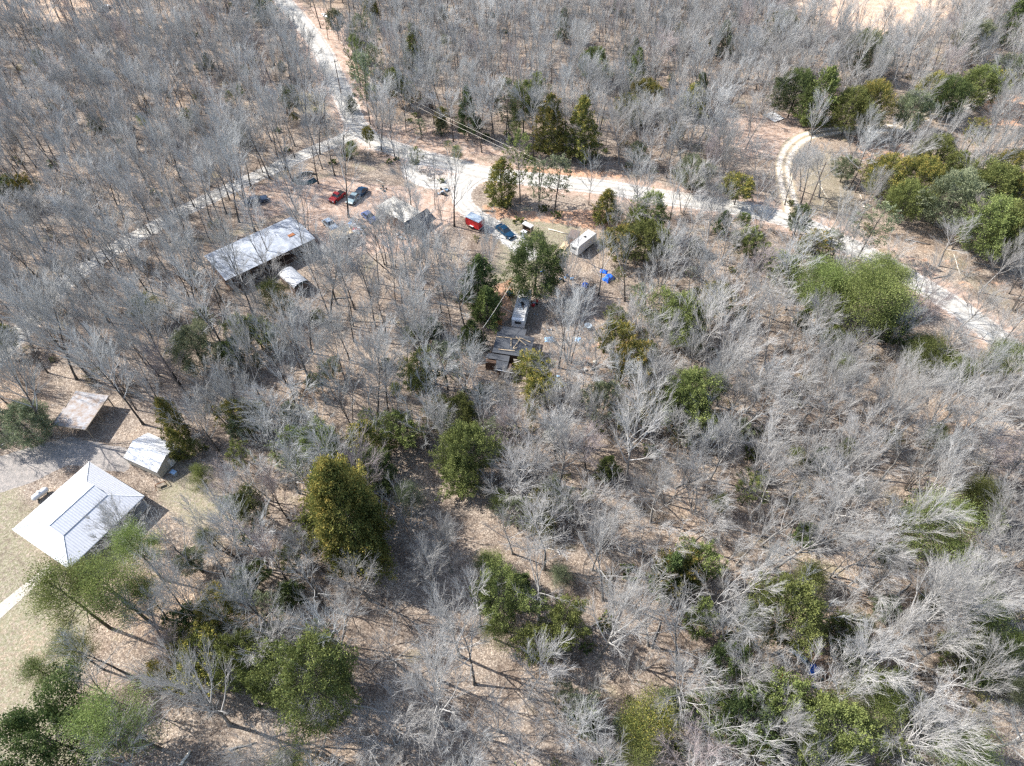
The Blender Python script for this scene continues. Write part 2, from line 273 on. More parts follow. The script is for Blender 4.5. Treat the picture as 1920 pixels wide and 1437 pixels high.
def road_mat(name, base, dark, tracks=.35):
    m = bpy.data.materials.new(name); m.use_nodes = True; N = m.node_tree.nodes; L = m.node_tree.links; b = N['Principled BSDF']; b.inputs['Roughness'].default_value = .9; b.inputs['Specular IOR Level'].default_value = .1
    tc = N.new('ShaderNodeTexCoord'); nz = N.new('ShaderNodeTexNoise'); nz.inputs['Scale'].default_value = 1.1; nz.inputs['Detail'].default_value = 10; nz.inputs['Roughness'].default_value = .75; L.new(tc.outputs['Object'], nz.inputs[0])
    at = N.new('ShaderNodeAttribute'); at.attribute_name = 'u'
    # |u| 0 centre, 1 edge: two worn wheel tracks near .45
    r2 = N.new('ShaderNodeValToRGB'); e = r2.color_ramp.elements; e[0].position = 0; e[0].color = (1-tracks,)*3+(1,); e[1].position = 1; e[1].color = (1-tracks*1.3,)*3+(1,)
    for p_, v in ((.25, 1-tracks*.3), (.5, 1), (.75, 1-tracks*.4)): x = e.new(p_); x.color = (v, v, v, 1)
    L.new(at.outputs['Fac'], r2.inputs[0])
    ad = N.new('ShaderNodeMath'); ad.operation = 'MULTIPLY'; L.new(nz.outputs['Fac'], ad.inputs[0]); L.new(r2.outputs[0], ad.inputs[1])
    r = N.new('ShaderNodeValToRGB'); r.color_ramp.elements[0].position = .25; r.color_ramp.elements[1].position = .52; r.color_ramp.elements[0].color = (*dark, 1); r.color_ramp.elements[1].color = (*base, 1)
    L.new(ad.outputs[0], r.inputs[0]); L.new(r.outputs[0], b.inputs['Base Color'])
    bp = N.new('ShaderNodeBump'); bp.inputs['Distance'].default_value = .03; L.new(nz.outputs['Fac'], bp.inputs['Height']); L.new(bp.outputs[0], b.inputs['Normal']); return m
RM = road_mat('limestone gravel', (.50, .475, .425), (.31, .28, .24)); RT = road_mat('pale dirt track', (.70, .61, .50), (.36, .29, .2), .62)
for i, (k, (_, wd)) in enumerate(ROADS.items()):
    ln = LINES[k]; t = np.gradient(ln, axis=0); t /= np.linalg.norm(t, axis=1)[:, None]; nr = np.stack([-t[:, 1], t[:, 0]], 1)
    us = np.array([-1, -.75, -.5, -.25, 0, .25, .5, .75, 1]); m_ = len(ln); V = []; ph = rng.uniform(0, 6, 4)
    for j in range(m_):
        for u in us:
            jit = .12*math.sin(j*.9+ph[0])+.14*math.sin(j*.37+ph[1])+rng.normal(0, .04) if abs(u) == 1 else 0
            wj = wd*(1.12 if (k == 'main' and j < 60) else 1)
            q = ln[j]+nr[j]*(wj/2*u+(jit if u > 0 else -jit)); V.append((q[0], q[1], .045-.006*i))
    Fq = np.array([(j*9+a, j*9+a+1, (j+1)*9+a+1, (j+1)*9+a) for j in range(m_-1) for a in range(8)])
    if k in ('track', 'far', 'loop'): pass
    me = bpy.data.meshes.new('road'); np_mesh(me, np.array(V), Fq); me.materials.append(RT if k in ('track', 'far') else RM)
    a_ = me.attributes.new('u', 'FLOAT', 'POINT'); a_.data.foreach_set('value', np.tile(np.abs(us), m_).astype(np.float32))
    tag(C(bpy.data.objects.new({'main': 'gravel_road', 'track': 'dirt_track', 'far': 'dirt_track'}.get(k, 'driveway'), me)), kind='structure')
q = [G(x, y, .02) for x, y in ((-25, 1152), (-8, 1168), (101, 1068), (92, 1058))]
tag(MB().slab(q, .1).build('path', mat('concrete', (.45, .40, .33), .9, noise=.2, scale=2)), kind='structure')

# ---------------------------------------------------------------- tree meshes
def nrm(v): return v/(np.linalg.norm(v)+1e-9)
def perp(d):
    a = rng.normal(size=3); a -= d*(a@d); return nrm(a)
def tubes(lines):
    """lines: (points n x 3, radii n, sides) -> verts, quad faces"""
    V, F, o = [], [], 0
    for pts, r, k in lines:
        mm = len(pts); t = np.gradient(pts, axis=0); t /= np.linalg.norm(t, axis=1)[:, None]+1e-9
        a = np.array([.31, .2, .93]) if abs(t[0][2]) < .8 else np.array([.93, .2, .31])
        u = np.cross(t, a); u /= np.linalg.norm(u, axis=1)[:, None]+1e-9; v = np.cross(t, u); an = np.arange(k)*2*math.pi/k
        V.append((pts[:, None]+(u[:, None]*np.cos(an)[None, :, None]+v[:, None]*np.sin(an)[None, :, None])*r[:, None, None]).reshape(-1, 3))
        i = np.arange(mm-1)[:, None]*k; j = np.arange(k)[None]; j2 = (j+1) % k
        F.append(np.stack([i+j, i+j2, i+k+j2, i+k+j], -1).reshape(-1, 4)+o); o += mm*k
    return np.vstack(V), np.vstack(F)
def curve(p, d, L, segs, wob, up, r0, r1):
    pts = [p]; d = nrm(d); st = L/segs
    for i in range(segs):
        d = nrm(d+rng.normal(size=3)*wob+np.array([0, 0, up])); pts.append(pts[-1]+d*st)
    return np.array(pts), np.linspace(r0, r1, segs+1)
def at(pts, t):
    f = t*(len(pts)-1); i = min(int(f), len(pts)-2); f -= i; return pts[i]*(1-f)+pts[i+1]*f, nrm(pts[i+1]-pts[i])
def bare(Ht=15, R=3.6, clear=.4, limbs=11, rt=.17, stems=1, nb=7, nt=7, nf=5, spread=1., rw=.0073, droop=0.):
    trunk, crown = [], []
    for s in range(stems):
        base = np.array([0, 0, -.15]) if stems == 1 else np.array([math.cos(s*6.28/stems)*.3, math.sin(s*6.28/stems)*.3, -.15])
        d0 = np.array([0, 0, 1.])+rng.normal(size=3)*.05 if stems == 1 else nrm(np.array([base[0]*.75, base[1]*.75, 1])+rng.normal(size=3)*.08)
        h = Ht*rng.uniform(.86, 1) if stems > 1 else Ht
        pts, rr = curve(base, d0, h*.84, 12, .045, .03, rt/(stems**.4), rt*.16)
        rr[0] *= 1.45; trunk.append((pts, rr, 7))
        nl = max(4, int(limbs/stems+.5)); ga = rng.uniform(0, 6)
        for i in range(nl):
            t = clear+(1-clear)*((i+rng.uniform(0, .6))/nl)**.9; t = min(t, .985); p, dt = at(pts, t); ga += 2.4+rng.normal()*.3
            el = math.radians(rng.uniform(36, 58)+28*(t-clear)/(1-clear)); az = np.array([math.cos(ga), math.sin(ga), 0])
            d = az*math.cos(el)+np.array([0, 0, 1])*math.sin(el)
            # reach of the crown outline at this height
            q = (t-clear)/(1-clear); prof = math.sin(math.pi*min(1, .30+.62*q))**.7
            L = (R*prof/max(.35, math.cos(el+.12)))*rng.uniform(.78, 1.12)*spread/(stems**.25); L = min(L, Ht*.42); L = max(L, .9)
            r0 = max(.03, rr[min(12, int(t*12))]*rng.uniform(.5, .7))
            lp, lr = curve(p, d, L, 7, .065, .07-droop, r0, .014); crown.append((lp, lr, 5))
            for b in range(int(nb*rng.uniform(.8, 1.25)*min(1.3, .5+L/4))):
                tb = rng.uniform(.22, 1)**.85; pb, db = at(lp, tb); bd = nrm(db+perp(db)*rng.uniform(.4, .8)+np.array([pb[0]/R*.3, pb[1]/R*.3, .2-droop]))
                Lb = L*rng.uniform(.28, .52)*(1.15-.45*tb); bp, br = curve(pb, bd, Lb, 5, .075, .06, max(.016, r0*.42), rw*1.5); crown.append((bp, br, 3))
                for c_ in range(int(nt*rng.uniform(.7, 1.2))):
                    tc_ = rng.uniform(.15, 1); pc, dc = at(bp, tc_); cdv = nrm(dc+perp(dc)*rng.uniform(.3, .68)+np.array([pc[0]/R*.3, pc[1]/R*.3, .2-droop]))
                    Lc = Lb*rng.uniform(.35, .62); cp, cr = curve(pc, cdv, Lc, 3, .07, .05, rw*1.7, rw*1.0); crown.append((cp, cr, 3))
                    for f in range(int((nf-1.2)*rng.uniform(.6, 1.2))):
                        pf, df = at(cp, rng.uniform(.2, 1)); fd = nrm(df+perp(df)*rng.uniform(.3, .65)+np.array([pf[0]/R*.25, pf[1]/R*.25, .15]))
                        fp, fr = curve(pf, fd, rng.uniform(.3, .75)*min(1.2, .35+Lc), 2, .06, .03, rw*.9, rw*.6); crown.append((fp, fr, 3))
    return trunk, crown
def arr_mesh(name, lines, m):
    V, F = tubes(lines); me = bpy.data.meshes.new(name); np_mesh(me, V, F); me.materials.append(m); return me
def with_mat(me, m):
    c = me.copy(); c.materials[0] = m; return c
SPEC = {   # kinds of bare tree: (height, crown radius) nominal then the growth settings
 'oak': dict(Ht=15, R=4.6, clear=.36, limbs=14, rt=.21, nb=8, nt=7, nf=5), 'oak2': dict(Ht=14, R=5.0, clear=.28, limbs=15, rt=.22, nb=8, nt=7, nf=5),
 'tall': dict(Ht=16, R=2.7, clear=.46, limbs=13, rt=.15, nb=7, nt=6, nf=5), 'tall2': dict(Ht=15, R=2.4, clear=.52, limbs=11, rt=.13, nb=7, nt=7, nf=5), 'tall3': dict(Ht=16, R=3.2, clear=.42, limbs=13, rt=.16, nb=7, nt=7, nf=4),
 'oak3': dict(Ht=15, R=4.4, clear=.42, limbs=12, rt=.2, nb=9, nt=7, nf=4), 'open2': dict(Ht=14, R=3.8, clear=.33, limbs=9, rt=.17, nb=7, nt=6, nf=3), 'tall4': dict(Ht=17, R=2.9, clear=.5, limbs=12, rt=.16, nb=7, nt=6, nf=5),
 'multi': dict(Ht=13, R=3.6, clear=.30, limbs=18, rt=.17, stems=3, nb=7, nt=6, nf=5), 'multi2': dict(Ht=12, R=4.0, clear=.25, limbs=22, rt=.17, stems=4, nb=6, nt=6, nf=5),
 'open': dict(Ht=15, R=4.2, clear=.38, limbs=11, rt=.19, nb=6, nt=5, nf=3), 'sapling': dict(Ht=8, R=1.4, clear=.3, limbs=9, rt=.05, nb=5, nt=5, nf=3, rw=.0055), 'sapling2': dict(Ht=7, R=1.8, clear=.15, limbs=14, rt=.05, stems=3, nb=5, nt=5, nf=3, rw=.0055)}
BM = {}
for k, s in SPEC.items():
    t_, c_ = bare(**s); tm = arr_mesh('trunk', t_, M['trunk']); cm = arr_mesh('crown', c_, M['twig'])
    BM[k] = dict(trunk=tm, crown=cm, H=s['Ht'], R=s['R'], pale=(with_mat(tm, M['trunkp']), with_mat(cm, M['twigp'])), grey=(tm, cm), red=(tm, with_mat(cm, M['twigr'])))
# foliage sprays -------------------------------------------------
def sprays(pos, nrmv, size, v, asp=.55, up=.3):
    k = len(pos); d = nrmv+rng.normal(size=(k, 3))*.65; d[:, 2] += up; d /= np.linalg.norm(d, axis=1)[:, None]
    a = rng.normal(size=(k, 3)); u = np.cross(d, a); u /= np.linalg.norm(u, axis=1)[:, None]+1e-9
    sz = size*rng.uniform(.6, 1.3, k)[:, None]; w_ = sz*asp*.5
    q = np.stack([pos-d*sz*.35, pos+u*w_+d*sz*.1, pos+d*sz*.65, pos-u*w_+d*sz*.15], 1).reshape(-1, 3)
    return q, np.arange(4*k).reshape(-1, 4), np.repeat(v, 4)
def leaf_mesh(parts, m):
    V = []; F = []; A_ = []; o = 0
    for q, f, v in parts: V.append(q); F.append(f+o); A_.append(v); o += len(q)
    me = bpy.data.meshes.new('crown'); np_mesh(me, np.vstack(V), np.vstack(F)); at_ = me.attributes.new('v', 'FLOAT', 'POINT')
    at_.data.foreach_set('value', np.concatenate(A_).astype(np.float32)); me.materials.append(m); return me
def cedar(Hc, R, clumps=170, per=42, size=.30, shape='cone', gaps=.12, seed=0):
    """crown from z=0 to Hc, radius R; clumps of sprays on boughs reaching out to a lobed outline"""
    pos = []; no = []; vv = []; lob = rng.uniform(0, 6.28, 5); la = rng.uniform(.08, .24, 5)
    for i in range(clumps):
        q = rng.uniform(0, 1)**(1.25 if shape == 'cone' else .9); az = rng.uniform(0, 6.283)
        if shape == 'cone': pr = (1-q)**.62*min(1, .45+q*4)
        else: pr = math.sin(math.pi*min(.97, .12+.84*q))**.55
        pr *= 1+sum(la[j]*math.cos((j+2)*az+lob[j]+q*3) for j in range(5))
        if rng.uniform() < gaps: continue
        rad = R*pr*rng.uniform(.25, 1)**.38; c = np.array([math.cos(az)*rad, math.sin(az)*rad, Hc*q+rng.normal()*.1])
        out = nrm(np.array([c[0], c[1], (q-.35)*R*.9+.5])); cs = R*rng.uniform(.055, .11); ln_ = R*rng.uniform(.15, .42)
        k = int(per*rng.uniform(.7, 1.3)); tt_ = rng.uniform(0, 1, (k, 1)); P_ = c+out*(tt_-.3)*ln_+rng.normal(size=(k, 3))*cs*(1.25-.9*tt_)
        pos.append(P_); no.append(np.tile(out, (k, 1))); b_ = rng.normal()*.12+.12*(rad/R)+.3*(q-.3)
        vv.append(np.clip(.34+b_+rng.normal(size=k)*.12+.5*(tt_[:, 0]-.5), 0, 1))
    return sprays(np.vstack(pos), np.vstack(no), size, np.concatenate(vv), .6)
def bough_lines(Hc, R, clear, nb, rt, z0=0.0):
    Ht = Hc+clear; pts, rr = curve(np.array([0, 0, -.15]), np.array([0, 0, 1.]), Ht*.94, 10, .03, .03, rt, .03); L_ = [(pts, rr, 7)]
    for i in range(nb):
        t = clear/Ht+(1-clear/Ht)*rng.uniform(0, .9); p, _ = at(pts, t); az = rng.uniform(0, 6.28); q = (t*Ht-clear)/Hc
        L_.append((*curve(p, np.array([math.cos(az), math.sin(az), .35]), R*(1-q)**.6*.85+.2, 4, .08, .03, rt*.22, .01), 4))
    return L_
def pine(Ht, R, clear, limbs, per=90, size=.26):
    pts, rr = curve(np.array([0, 0, -.15]), np.array([0, 0, 1.]), Ht*.95, 12, .04, .04, .2, .04); L_ = [(pts, rr, 7)]; P = []; Nn = []; Vv = []
    for i in range(limbs):
        q = (i+rng.uniform(0, .8))/limbs; t = clear+(1-clear)*q*.98; p, _ = at(pts, t); az = i*2.4+rng.normal()*.4; el = rng.uniform(.1, .5)+q*.5
        L = R*(math.sin(math.pi*min(.95, .28+.66*q))**.6)*rng.uniform(.65, 1.15); lp, lr = curve(p, np.array([math.cos(az)*math.cos(el), math.sin(az)*math.cos(el), math.sin(el)]), L, 6, .1, .04, .05, .014); L_.append((lp, lr, 4))
        for b in range(5):
            pb, db = at(lp, rng.uniform(.35, 1)); bp, br = curve(pb, nrm(db+perp(db)*.9+np.array([0, 0, .15])), L*rng.uniform(.2, .42), 3, .12, .05, .018, .008); L_.append((bp, br, 3))
            for c_ in (bp[-1], bp[-2]):
                k = int(per*rng.uniform(.25, .6)); s_ = .24*R/2.6+.1; pp = c_+rng.normal(size=(k, 3))*np.array([s_*1.5, s_*1.5, s_*.55]); P.append(pp); Nn.append(np.tile(nrm(db+np.array([0, 0, .5])), (k, 1))); Vv.append(np.clip(.5+rng.normal()*.15+rng.normal(size=k)*.18, 0, 1))
    q_ = sprays(np.vstack(P), np.vstack(Nn), size, np.concatenate(Vv), .3); return L_, q_
EV = {}
def addev(key, lines, parts, Hc, R, clear, mats):
    tm = arr_mesh('trunk', lines, M['trunk']); cm = leaf_mesh(parts, M[mats[0]]); EV[key] = dict(trunk=tm, H=Hc+clear, R=R, clear=clear, m={k: (cm if i == 0 else with_mat(cm, M[k])) for i, k in enumerate(mats)})
def shift(p, z): q, f, v = p; q = q.copy(); q[:, 2] += z; return q, f, v
CM = ['cedar', 'gold', 'dark', 'sparse']
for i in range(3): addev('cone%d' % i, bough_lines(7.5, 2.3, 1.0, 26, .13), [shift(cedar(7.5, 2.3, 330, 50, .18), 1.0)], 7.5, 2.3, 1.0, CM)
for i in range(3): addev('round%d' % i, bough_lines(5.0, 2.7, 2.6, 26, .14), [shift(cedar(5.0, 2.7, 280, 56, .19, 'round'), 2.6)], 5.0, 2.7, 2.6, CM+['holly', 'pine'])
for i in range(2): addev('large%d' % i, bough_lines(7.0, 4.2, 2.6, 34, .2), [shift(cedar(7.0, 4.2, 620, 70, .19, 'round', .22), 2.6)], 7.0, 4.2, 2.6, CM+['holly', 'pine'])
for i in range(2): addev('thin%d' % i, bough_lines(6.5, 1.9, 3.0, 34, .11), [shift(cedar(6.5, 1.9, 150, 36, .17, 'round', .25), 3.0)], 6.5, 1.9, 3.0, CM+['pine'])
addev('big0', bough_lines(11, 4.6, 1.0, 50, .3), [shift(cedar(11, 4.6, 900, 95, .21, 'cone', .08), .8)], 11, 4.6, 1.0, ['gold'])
for i in range(3):
    L_, q_ = pine(14, 3.2, .42, 28, 150, .19); addev('pine%d' % i, L_, [q_], 8, 3.4, 6, ['pine', 'cedar', 'gold', 'sparse'])
L_, q_ = pine(7, 2.6, .2, 26, 140, .18); addev('lowpine0', L_, [q_], 5.4, 2.8, 1.5, ['pine', 'cedar', 'gold', 'sparse'])

L_, q_ = pine(9, 4.6, .2, 44, 230, .19); addev('lowpinebig0', L_, [q_], 7.0, 4.8, 1.8, ['pine', 'cedar', 'gold', 'sparse'])
# ---------------------------------------------------------------- where the trees stand (photo pixels)
# evergreens: crown centre x, y, width, height in the photo, kind, foliage
EG = """492 12 36 50 cone dark|628 38 24 46 round sparse|774 72 34 50 cone cedar|772 104 36 40 cone cedar|737 155 30 44 round cedar|769 172 24 38 thin cedar|877 207 36 76 cone dark|982 190 42 84 round cedar|1008 182 30 90 thin cedar|949 192 30 84 thin sparse|1032 232 54 98 cone gold|1091 238 54 100 cone gold
1114 118 46 46 round cedar|1196 125 30 60 cone cedar|1212 176 46 44 round gold|1178 196 34 36 round gold|940 338 54 80 cone gold|976 300 38 96 thin cedar|1044 332 44 70 thin sparse|1012 338 30 76 thin sparse|1138 385 46 62 cone gold|1220 395 50 60 round cedar|1004 500 88 84 round dark|1160 452 52 52 round gold|1213 450 64 52 round cedar
683 62 40 60 thin sparse|680 150 34 96 thin sparse|666 104 26 60 thin cedar|700 120 26 60 thin sparse|1190 100 24 50 cone sparse|1057 45 24 50 cone sparse|1300 187 46 58 cone gold|1312 170 34 60 cone dark|1358 70 36 54 cone sparse|1472 45 38 22 round cedar|1494 170 50 64 round dark|1462 172 30 50 thin sparse|1543 180 58 96 cone cedar|1657 78 22 34 cone cedar|1622 95 66 60 round sparse|1598 205 64 64 round cedar|1636 192 54 66 round gold
1750 168 56 46 round gold|1780 180 50 60 round dark|1712 205 56 56 round sparse|1842 158 62 56 round cedar|1878 155 30 40 round gold|1815 182 40 44 thin cedar|1828 72 60 44 round sparse|1900 40 52 70 cone dark|1908 130 50 44 round sparse|1834 245 36 46 thin gold|1757 290 66 40 round cedar|1716 296 26 24 round cedar|1800 315 52 52 round cedar|1664 328 72 62 round gold|1727 335 66 70 round gold|1702 374 60 60 round cedar|1788 372 92 76 round sparse|1895 312 56 50 round gold
1861 350 84 70 round cedar|1908 355 50 60 round gold|1835 345 50 50 round cedar|1861 425 96 84 round cedar|1908 432 66 84 round cedar|1640 420 58 76 thin sparse|1587 313 40 36 round sparse|1387 350 44 26 round gold|1407 452 46 42 round cedar|1500 412 36 50 thin dark|1530 455 46 48 thin gold|1300 322 50 44 round sparse|1560 455 40 44 thin sparse
5 630 34 44 round cedar|521 558 54 60 lowpine cedar|478 620 52 40 round cedar|431 662 38 46 round dark|364 652 72 52 round sparse|318 785 42 122 cone gold|330 830 34 60 cone gold|444 775 46 52 round gold|484 782 44 26 round cedar|591 845 84 82 round cedar|618 690 32 32 round sparse|274 570 52 32 lowpine pine|43 795 72 58 round sparse|10 355 42 40 round dark|35 350 42 38 round gold|642 955 128 176 big gold
898 525 60 92 cone dark|912 570 54 70 cone cedar|884 628 44 60 cone dark|787 697 52 80 round cedar|834 680 48 70 thin sparse|1154 637 54 58 round gold|1188 680 60 74 round gold|1207 660 34 54 round dark|1158 595 36 30 round cedar|1268 594 80 64 round cedar|1003 692 56 38 round gold|1014 727 54 44 round gold|1134 747 60 46 round sparse|1251 730 30 28 round gold|1298 748 84 92 round cedar|1276 760 60 70 round dark
747 804 60 48 round cedar|854 780 68 56 round cedar|874 850 78 94 round cedar|858 885 60 74 cone cedar|683 830 74 92 cone gold|700 880 60 60 round dark|917 822 50 60 thin sparse|1141 874 38 46 cone cedar|940 945 36 40 lowpine pine|1040 930 50 46 round sparse|767 927 50 60 lowpine sparse|1470 505 52 52 round cedar|1347 560 42 52 round gold|1290 600 56 56 round cedar|1533 545 94 70 lowpine pine|1625 575 124 74 lowpine pine|1655 528 80 46 lowpine pine|1580 560 60 50 lowpine pine
1675 612 54 56 round dark|1730 670 70 50 lowpine cedar|1765 675 60 46 lowpine pine|1795 690 56 50 lowpine pine|1575 677 40 36 lowpine pine|1560 635 36 30 round cedar|1875 682 68 44 lowpine cedar|1497 852 36 30 lowpine pine|1828 938 76 52 lowpine cedar|1850 960 50 46 round cedar|1330 790 40 30 lowpine cedar|1258 1075 60 80 cone dark
118 1108 96 96 pine pine|180 1085 74 72 pine pine|215 1105 100 96 pine pine|250 1030 70 56 pine pine|270 1118 56 56 pine cedar|137 1217 64 56 pine pine|77 1262 60 50 pine cedar|97 1385 132 92 holly holly|213 1355 108 106 pine pine|467 1085 50 42 round dark|410 1145 62 60 round gold|353 1168 56 40 round dark|380 1230 80 66 round gold|345 1205 50 40 round gold|455 1225 70 70 round cedar|487 1265 60 70 round cedar|583 1275 120 110 round cedar|553 1432 80 22 lowpine pine|395 1010 42 52 lowpine sparse
945 1115 84 74 round cedar|925 1178 52 56 lowpine cedar|1062 1165 60 60 round cedar|1003 1205 60 50 round cedar|1047 1205 40 50 lowpine pine|1053 1075 42 30 lowpine sparse|1023 980 50 38 lowpine cedar|1270 1070 60 80 round gold|1205 1345 92 78 lowpine gold|1190 1412 72 56 lowpine pine|913 1050 50 30 lowpine pine|1310 1055 60 64 round cedar|1287 1092 34 50 cone dark|1313 1160 46 50 round cedar|1365 1240 58 68 round dark
1475 1150 96 106 round cedar|1527 1085 62 26 lowpine pine|1747 1000 122 74 lowpine pine|1855 1165 74 76 lowpine cedar|1903 1215 56 66 lowpine pine|1845 1240 80 48 lowpine cedar|1630 1318 108 76 lowpine pine|1550 1380 120 98 round cedar|1460 1320 78 76 round cedar|1407 1352 86 74 round dark|1340 1335 68 48 round cedar|1427 1382 50 48 round gold|1810 1428 108 36 lowpine pine|1600 1172 52 50 lowpine sparse|1830 1268 34 30 round dark|1905 1292 50 56 lowpine sparse"""
# bare trees: base x, y, height m, crown radius m, growth, tone
BT = """326 381 16 4 open grey|448 417 18 4.5 oak grey|478 434 18 4.5 open grey|506 337 16 4 tall3 grey|548 341 17 4.5 open grey|337 287 16 4 tall grey|351 244 15 3.5 tall grey|654 408 17 5 open grey|772 403 15 3 tall2 grey|797 461 15 3 tall grey|816 392 13 2 sapling grey|837 462 12 2 sapling grey|777 486 14 2.5 tall2 grey|721 499 14 4 multi grey|738 502 14 4 multi2 grey|830 499 9 2.2 sapling2 pale|852 425 16 4.5 open grey|597 345 14 3.6 open grey|577 444 13 3.6 multi grey|675 500 10 2 sapling grey
417 566 17 4 open grey|479 601 18 4.2 open grey|517 533 14 3.5 open grey|374 599 16 4 oak grey|621 598 17 4.5 tall3 grey|416 655 17 5 multi grey|623 610 16 4 open grey|337 722 18 4.5 oak grey|269 796 18 3.6 tall3 grey|95 820 20 5 oak grey|177 716 18 4.5 oak grey|144 712 18 4 tall3 grey|585 716 14 5.5 oak2 grey|551 816 11 5.5 multi2 grey|730 778 15 3.6 tall3 grey|710 796 16 3.8 tall3 grey|790 690 14 5.2 oak2 grey|1066 680 14 5.2 multi2 grey|1047 690 14 4 open grey|1121 729 13 2.6 tall2 pale|1091 766 13 2.6 tall2 grey|1171 565 12 3.6 open grey|1122 555 12 4 open grey
940 755 6 3.2 multi2 pale|1050 830 12 5 oak2 pale|1047 912 13 5 oak2 pale|1171 915 18 5 oak pale|985 925 10 4.4 multi2 pale|967 830 11 3.6 multi pale|1393 813 12 3.5 tall3 pale|1494 806 16 4 oak pale|1605 856 18 4.5 oak pale|1647 776 13 3.5 tall3 pale|1717 836 14 4.2 oak pale|1748 866 15 4.2 oak pale|1570 830 13 3.6 open pale|1650 900 12 3 tall2 pale|860 1229 17 4.6 oak2 pale|822 1275 14 4.4 open grey|1010 1162 16 4.4 open pale|1123 1229 17 5.6 oak2 pale|837 1359 17 5.2 oak2 pale|1047 1342 8 3 multi pale|740 1396 9 5.6 multi2 pale|657 1280 14 4.6 open grey|1130 1125 15 4.4 open pale|1267 1256 13 4.2 open pale
1333 1152 14 3.6 multi pale|1650 1192 18 5 oak2 pale|1682 1200 17 4.6 oak pale|1590 1302 15 4.6 oak pale|1507 1349 12 3.6 multi pale|1655 1420 15 5.6 oak2 pale|1850 1412 16 5.6 oak2 pale|1450 1069 16 5.4 oak pale|1427 1024 15 4 open pale|1645 1024 14 4 oak pale|1872 1222 16 4 open pale|1268 1330 14 5 oak2 pale|1335 1410 13 4 multi pale|1430 1335 10 3.4 multi pale|1830 1110 15 5.2 oak2 pale|1700 1262 12 4.6 oak2 pale|1560 1085 12 4 multi pale|1380 1060 13 3.4 open pale|430 1359 19 5 oak2 pale|393 1176 15 3.8 oak2 pale|438 1119 14 3.4 open grey|380 1072 14 3.6 open grey|500 1072 13 5.4 multi2 grey|520 1182 14 4.6 oak2 grey|240 1266 12 3.6 open grey|213 1316 11 3.6 open grey
633 1210 12 4.8 multi2 grey|600 1405 10 4.8 multi2 pale|270 1040 8 4.2 multi2 grey|240 1015 7 3.6 multi2 grey|1567 199 16 4.6 open pale|1758 146 17 5 oak pale|1724 156 14 4 open pale|1834 336 14 4.6 oak pale|1352 349 12 4.6 multi2 pale|1540 105 18 4 open pale|1430 215 13 4.6 multi2 pale|1195 310 13 4 oak pale|1160 308 13 3.6 tall3 pale|1235 300 12 3.6 tall3 pale|828 255 14 4.5 open grey|902 242 14 3.2 tall3 grey|1104 385 11 2.5 sapling grey|1248 455 13 3.6 open grey|1205 420 12 3.4 open pale|715 265 9 2.6 multi grey|745 262 8 2.4 sapling2 grey|645 300 14 3.6 tall3 grey|628 330 13 3.6 open grey|600 290 14 3.4 tall3 grey|575 230 15 4.4 oak grey|545 150 15 4.2 oak grey|1280 400 10 3.4 multi pale|1330 440 11 3.6 multi2 pale
1290 560 10 3 open pale|1360 600 11 3.4 open pale|1370 700 11 4.6 oak2 pale|1300 660 11 3.6 multi pale|1470 660 10 3.2 multi pale|1510 740 12 3.6 open pale|1440 760 10 3.6 multi pale|1330 900 13 4.4 oak2 pale|1400 920 13 4.4 oak2 pale|1480 940 13 4.2 open pale|1300 960 12 4 multi2 pale|1220 980 12 4.2 oak2 pale|1130 1020 12 4 multi2 pale|1080 1000 12 4.4 multi2 pale|1560 950 13 4.2 oak pale|1700 960 12 4 oak2 pale|1880 900 13 4.4 oak2 pale|1905 1010 13 4.2 oak2 pale|1820 800 12 4 oak pale"""
# where fill trees may not stand / stand thinly (photo polygons, keep fraction)
THIN = [([(520, -20), (560, -20), (700, 240), (960, 300), (1110, 320), (1340, 355), (1470, 385), (1700, 470), (1960, 640), (1960, 720), (1700, 560), (1500, 440), (1340, 405), (1000, 350), (860, 350), (620, 240)], 0.0),
 ([(560, 300), (860, 310), (1000, 345), (1130, 375), (1180, 420), (1110, 520), (1000, 560), (930, 540), (900, 440), (700, 500), (560, 470), (400, 540), (370, 480), (500, 400), (440, 380)], .04),
 ([(500, 440), (700, 440), (900, 470), (880, 560), (700, 560), (560, 560)], .35), ([(540, 560), (780, 560), (780, 780), (600, 780)], .5), ([(900, 560), (1200, 570), (1180, 760), (900, 740)], .25), ([(640, 0), (560, -20), (720, 210), (700, 180)], .3),
 ([(1340, 200), (1560, 190), (1900, 170), (1960, 300), (1700, 330), (1660, 420), (1560, 420), (1380, 330)], .10), ([(1640, 380), (1960, 440), (1960, 660), (1700, 500)], .10), ([(1560, 270), (1960, 270), (1960, 440), (1640, 430)], .25),
 ([(-60, 870), (240, 760), (350, 840), (420, 880), (450, 1000), (330, 1080), (300, 1200), (180, 1260), (200, 1500), (-300, 1500), (-300, 900)], 0.0), ([(80, 720), (220, 730), (240, 880), (60, 860)], 0.0), ([(240, 900), (460, 900), (440, 1100), (300, 1120)], .15),
 ([(740, 880), (920, 900), (920, 1120), (700, 1110), (680, 1030)], .05), ([(560, 1040), (1000, 1040), (1060, 1440), (560, 1440)], .22), ([(290, 1270), (420, 1290), (600, 1440), (600, 1560), (280, 1560)], .03), ([(-300, -160), (-60, 20), (120, 45), (250, 10), (330, -160)], .12), ([(1470, 20), (1600, 78), (1760, 70), (1830, -20), (1930, -160), (1430, -160)], .0), ([(1460, 20), (1600, 78), (1800, 60), (1800, 115), (1560, 130), (1440, 90)], .3),
 ([(1380, 1170), (1540, 1180), (1620, 1290), (1560, 1360), (1400, 1300)], .1), ([(820, 120), (940, 130), (960, 240), (830, 240)], .45)]
THINW = [(world_poly(p), k) for p, k in THIN]
TREES = []                                        # (root, x, y, top z) for the label pass
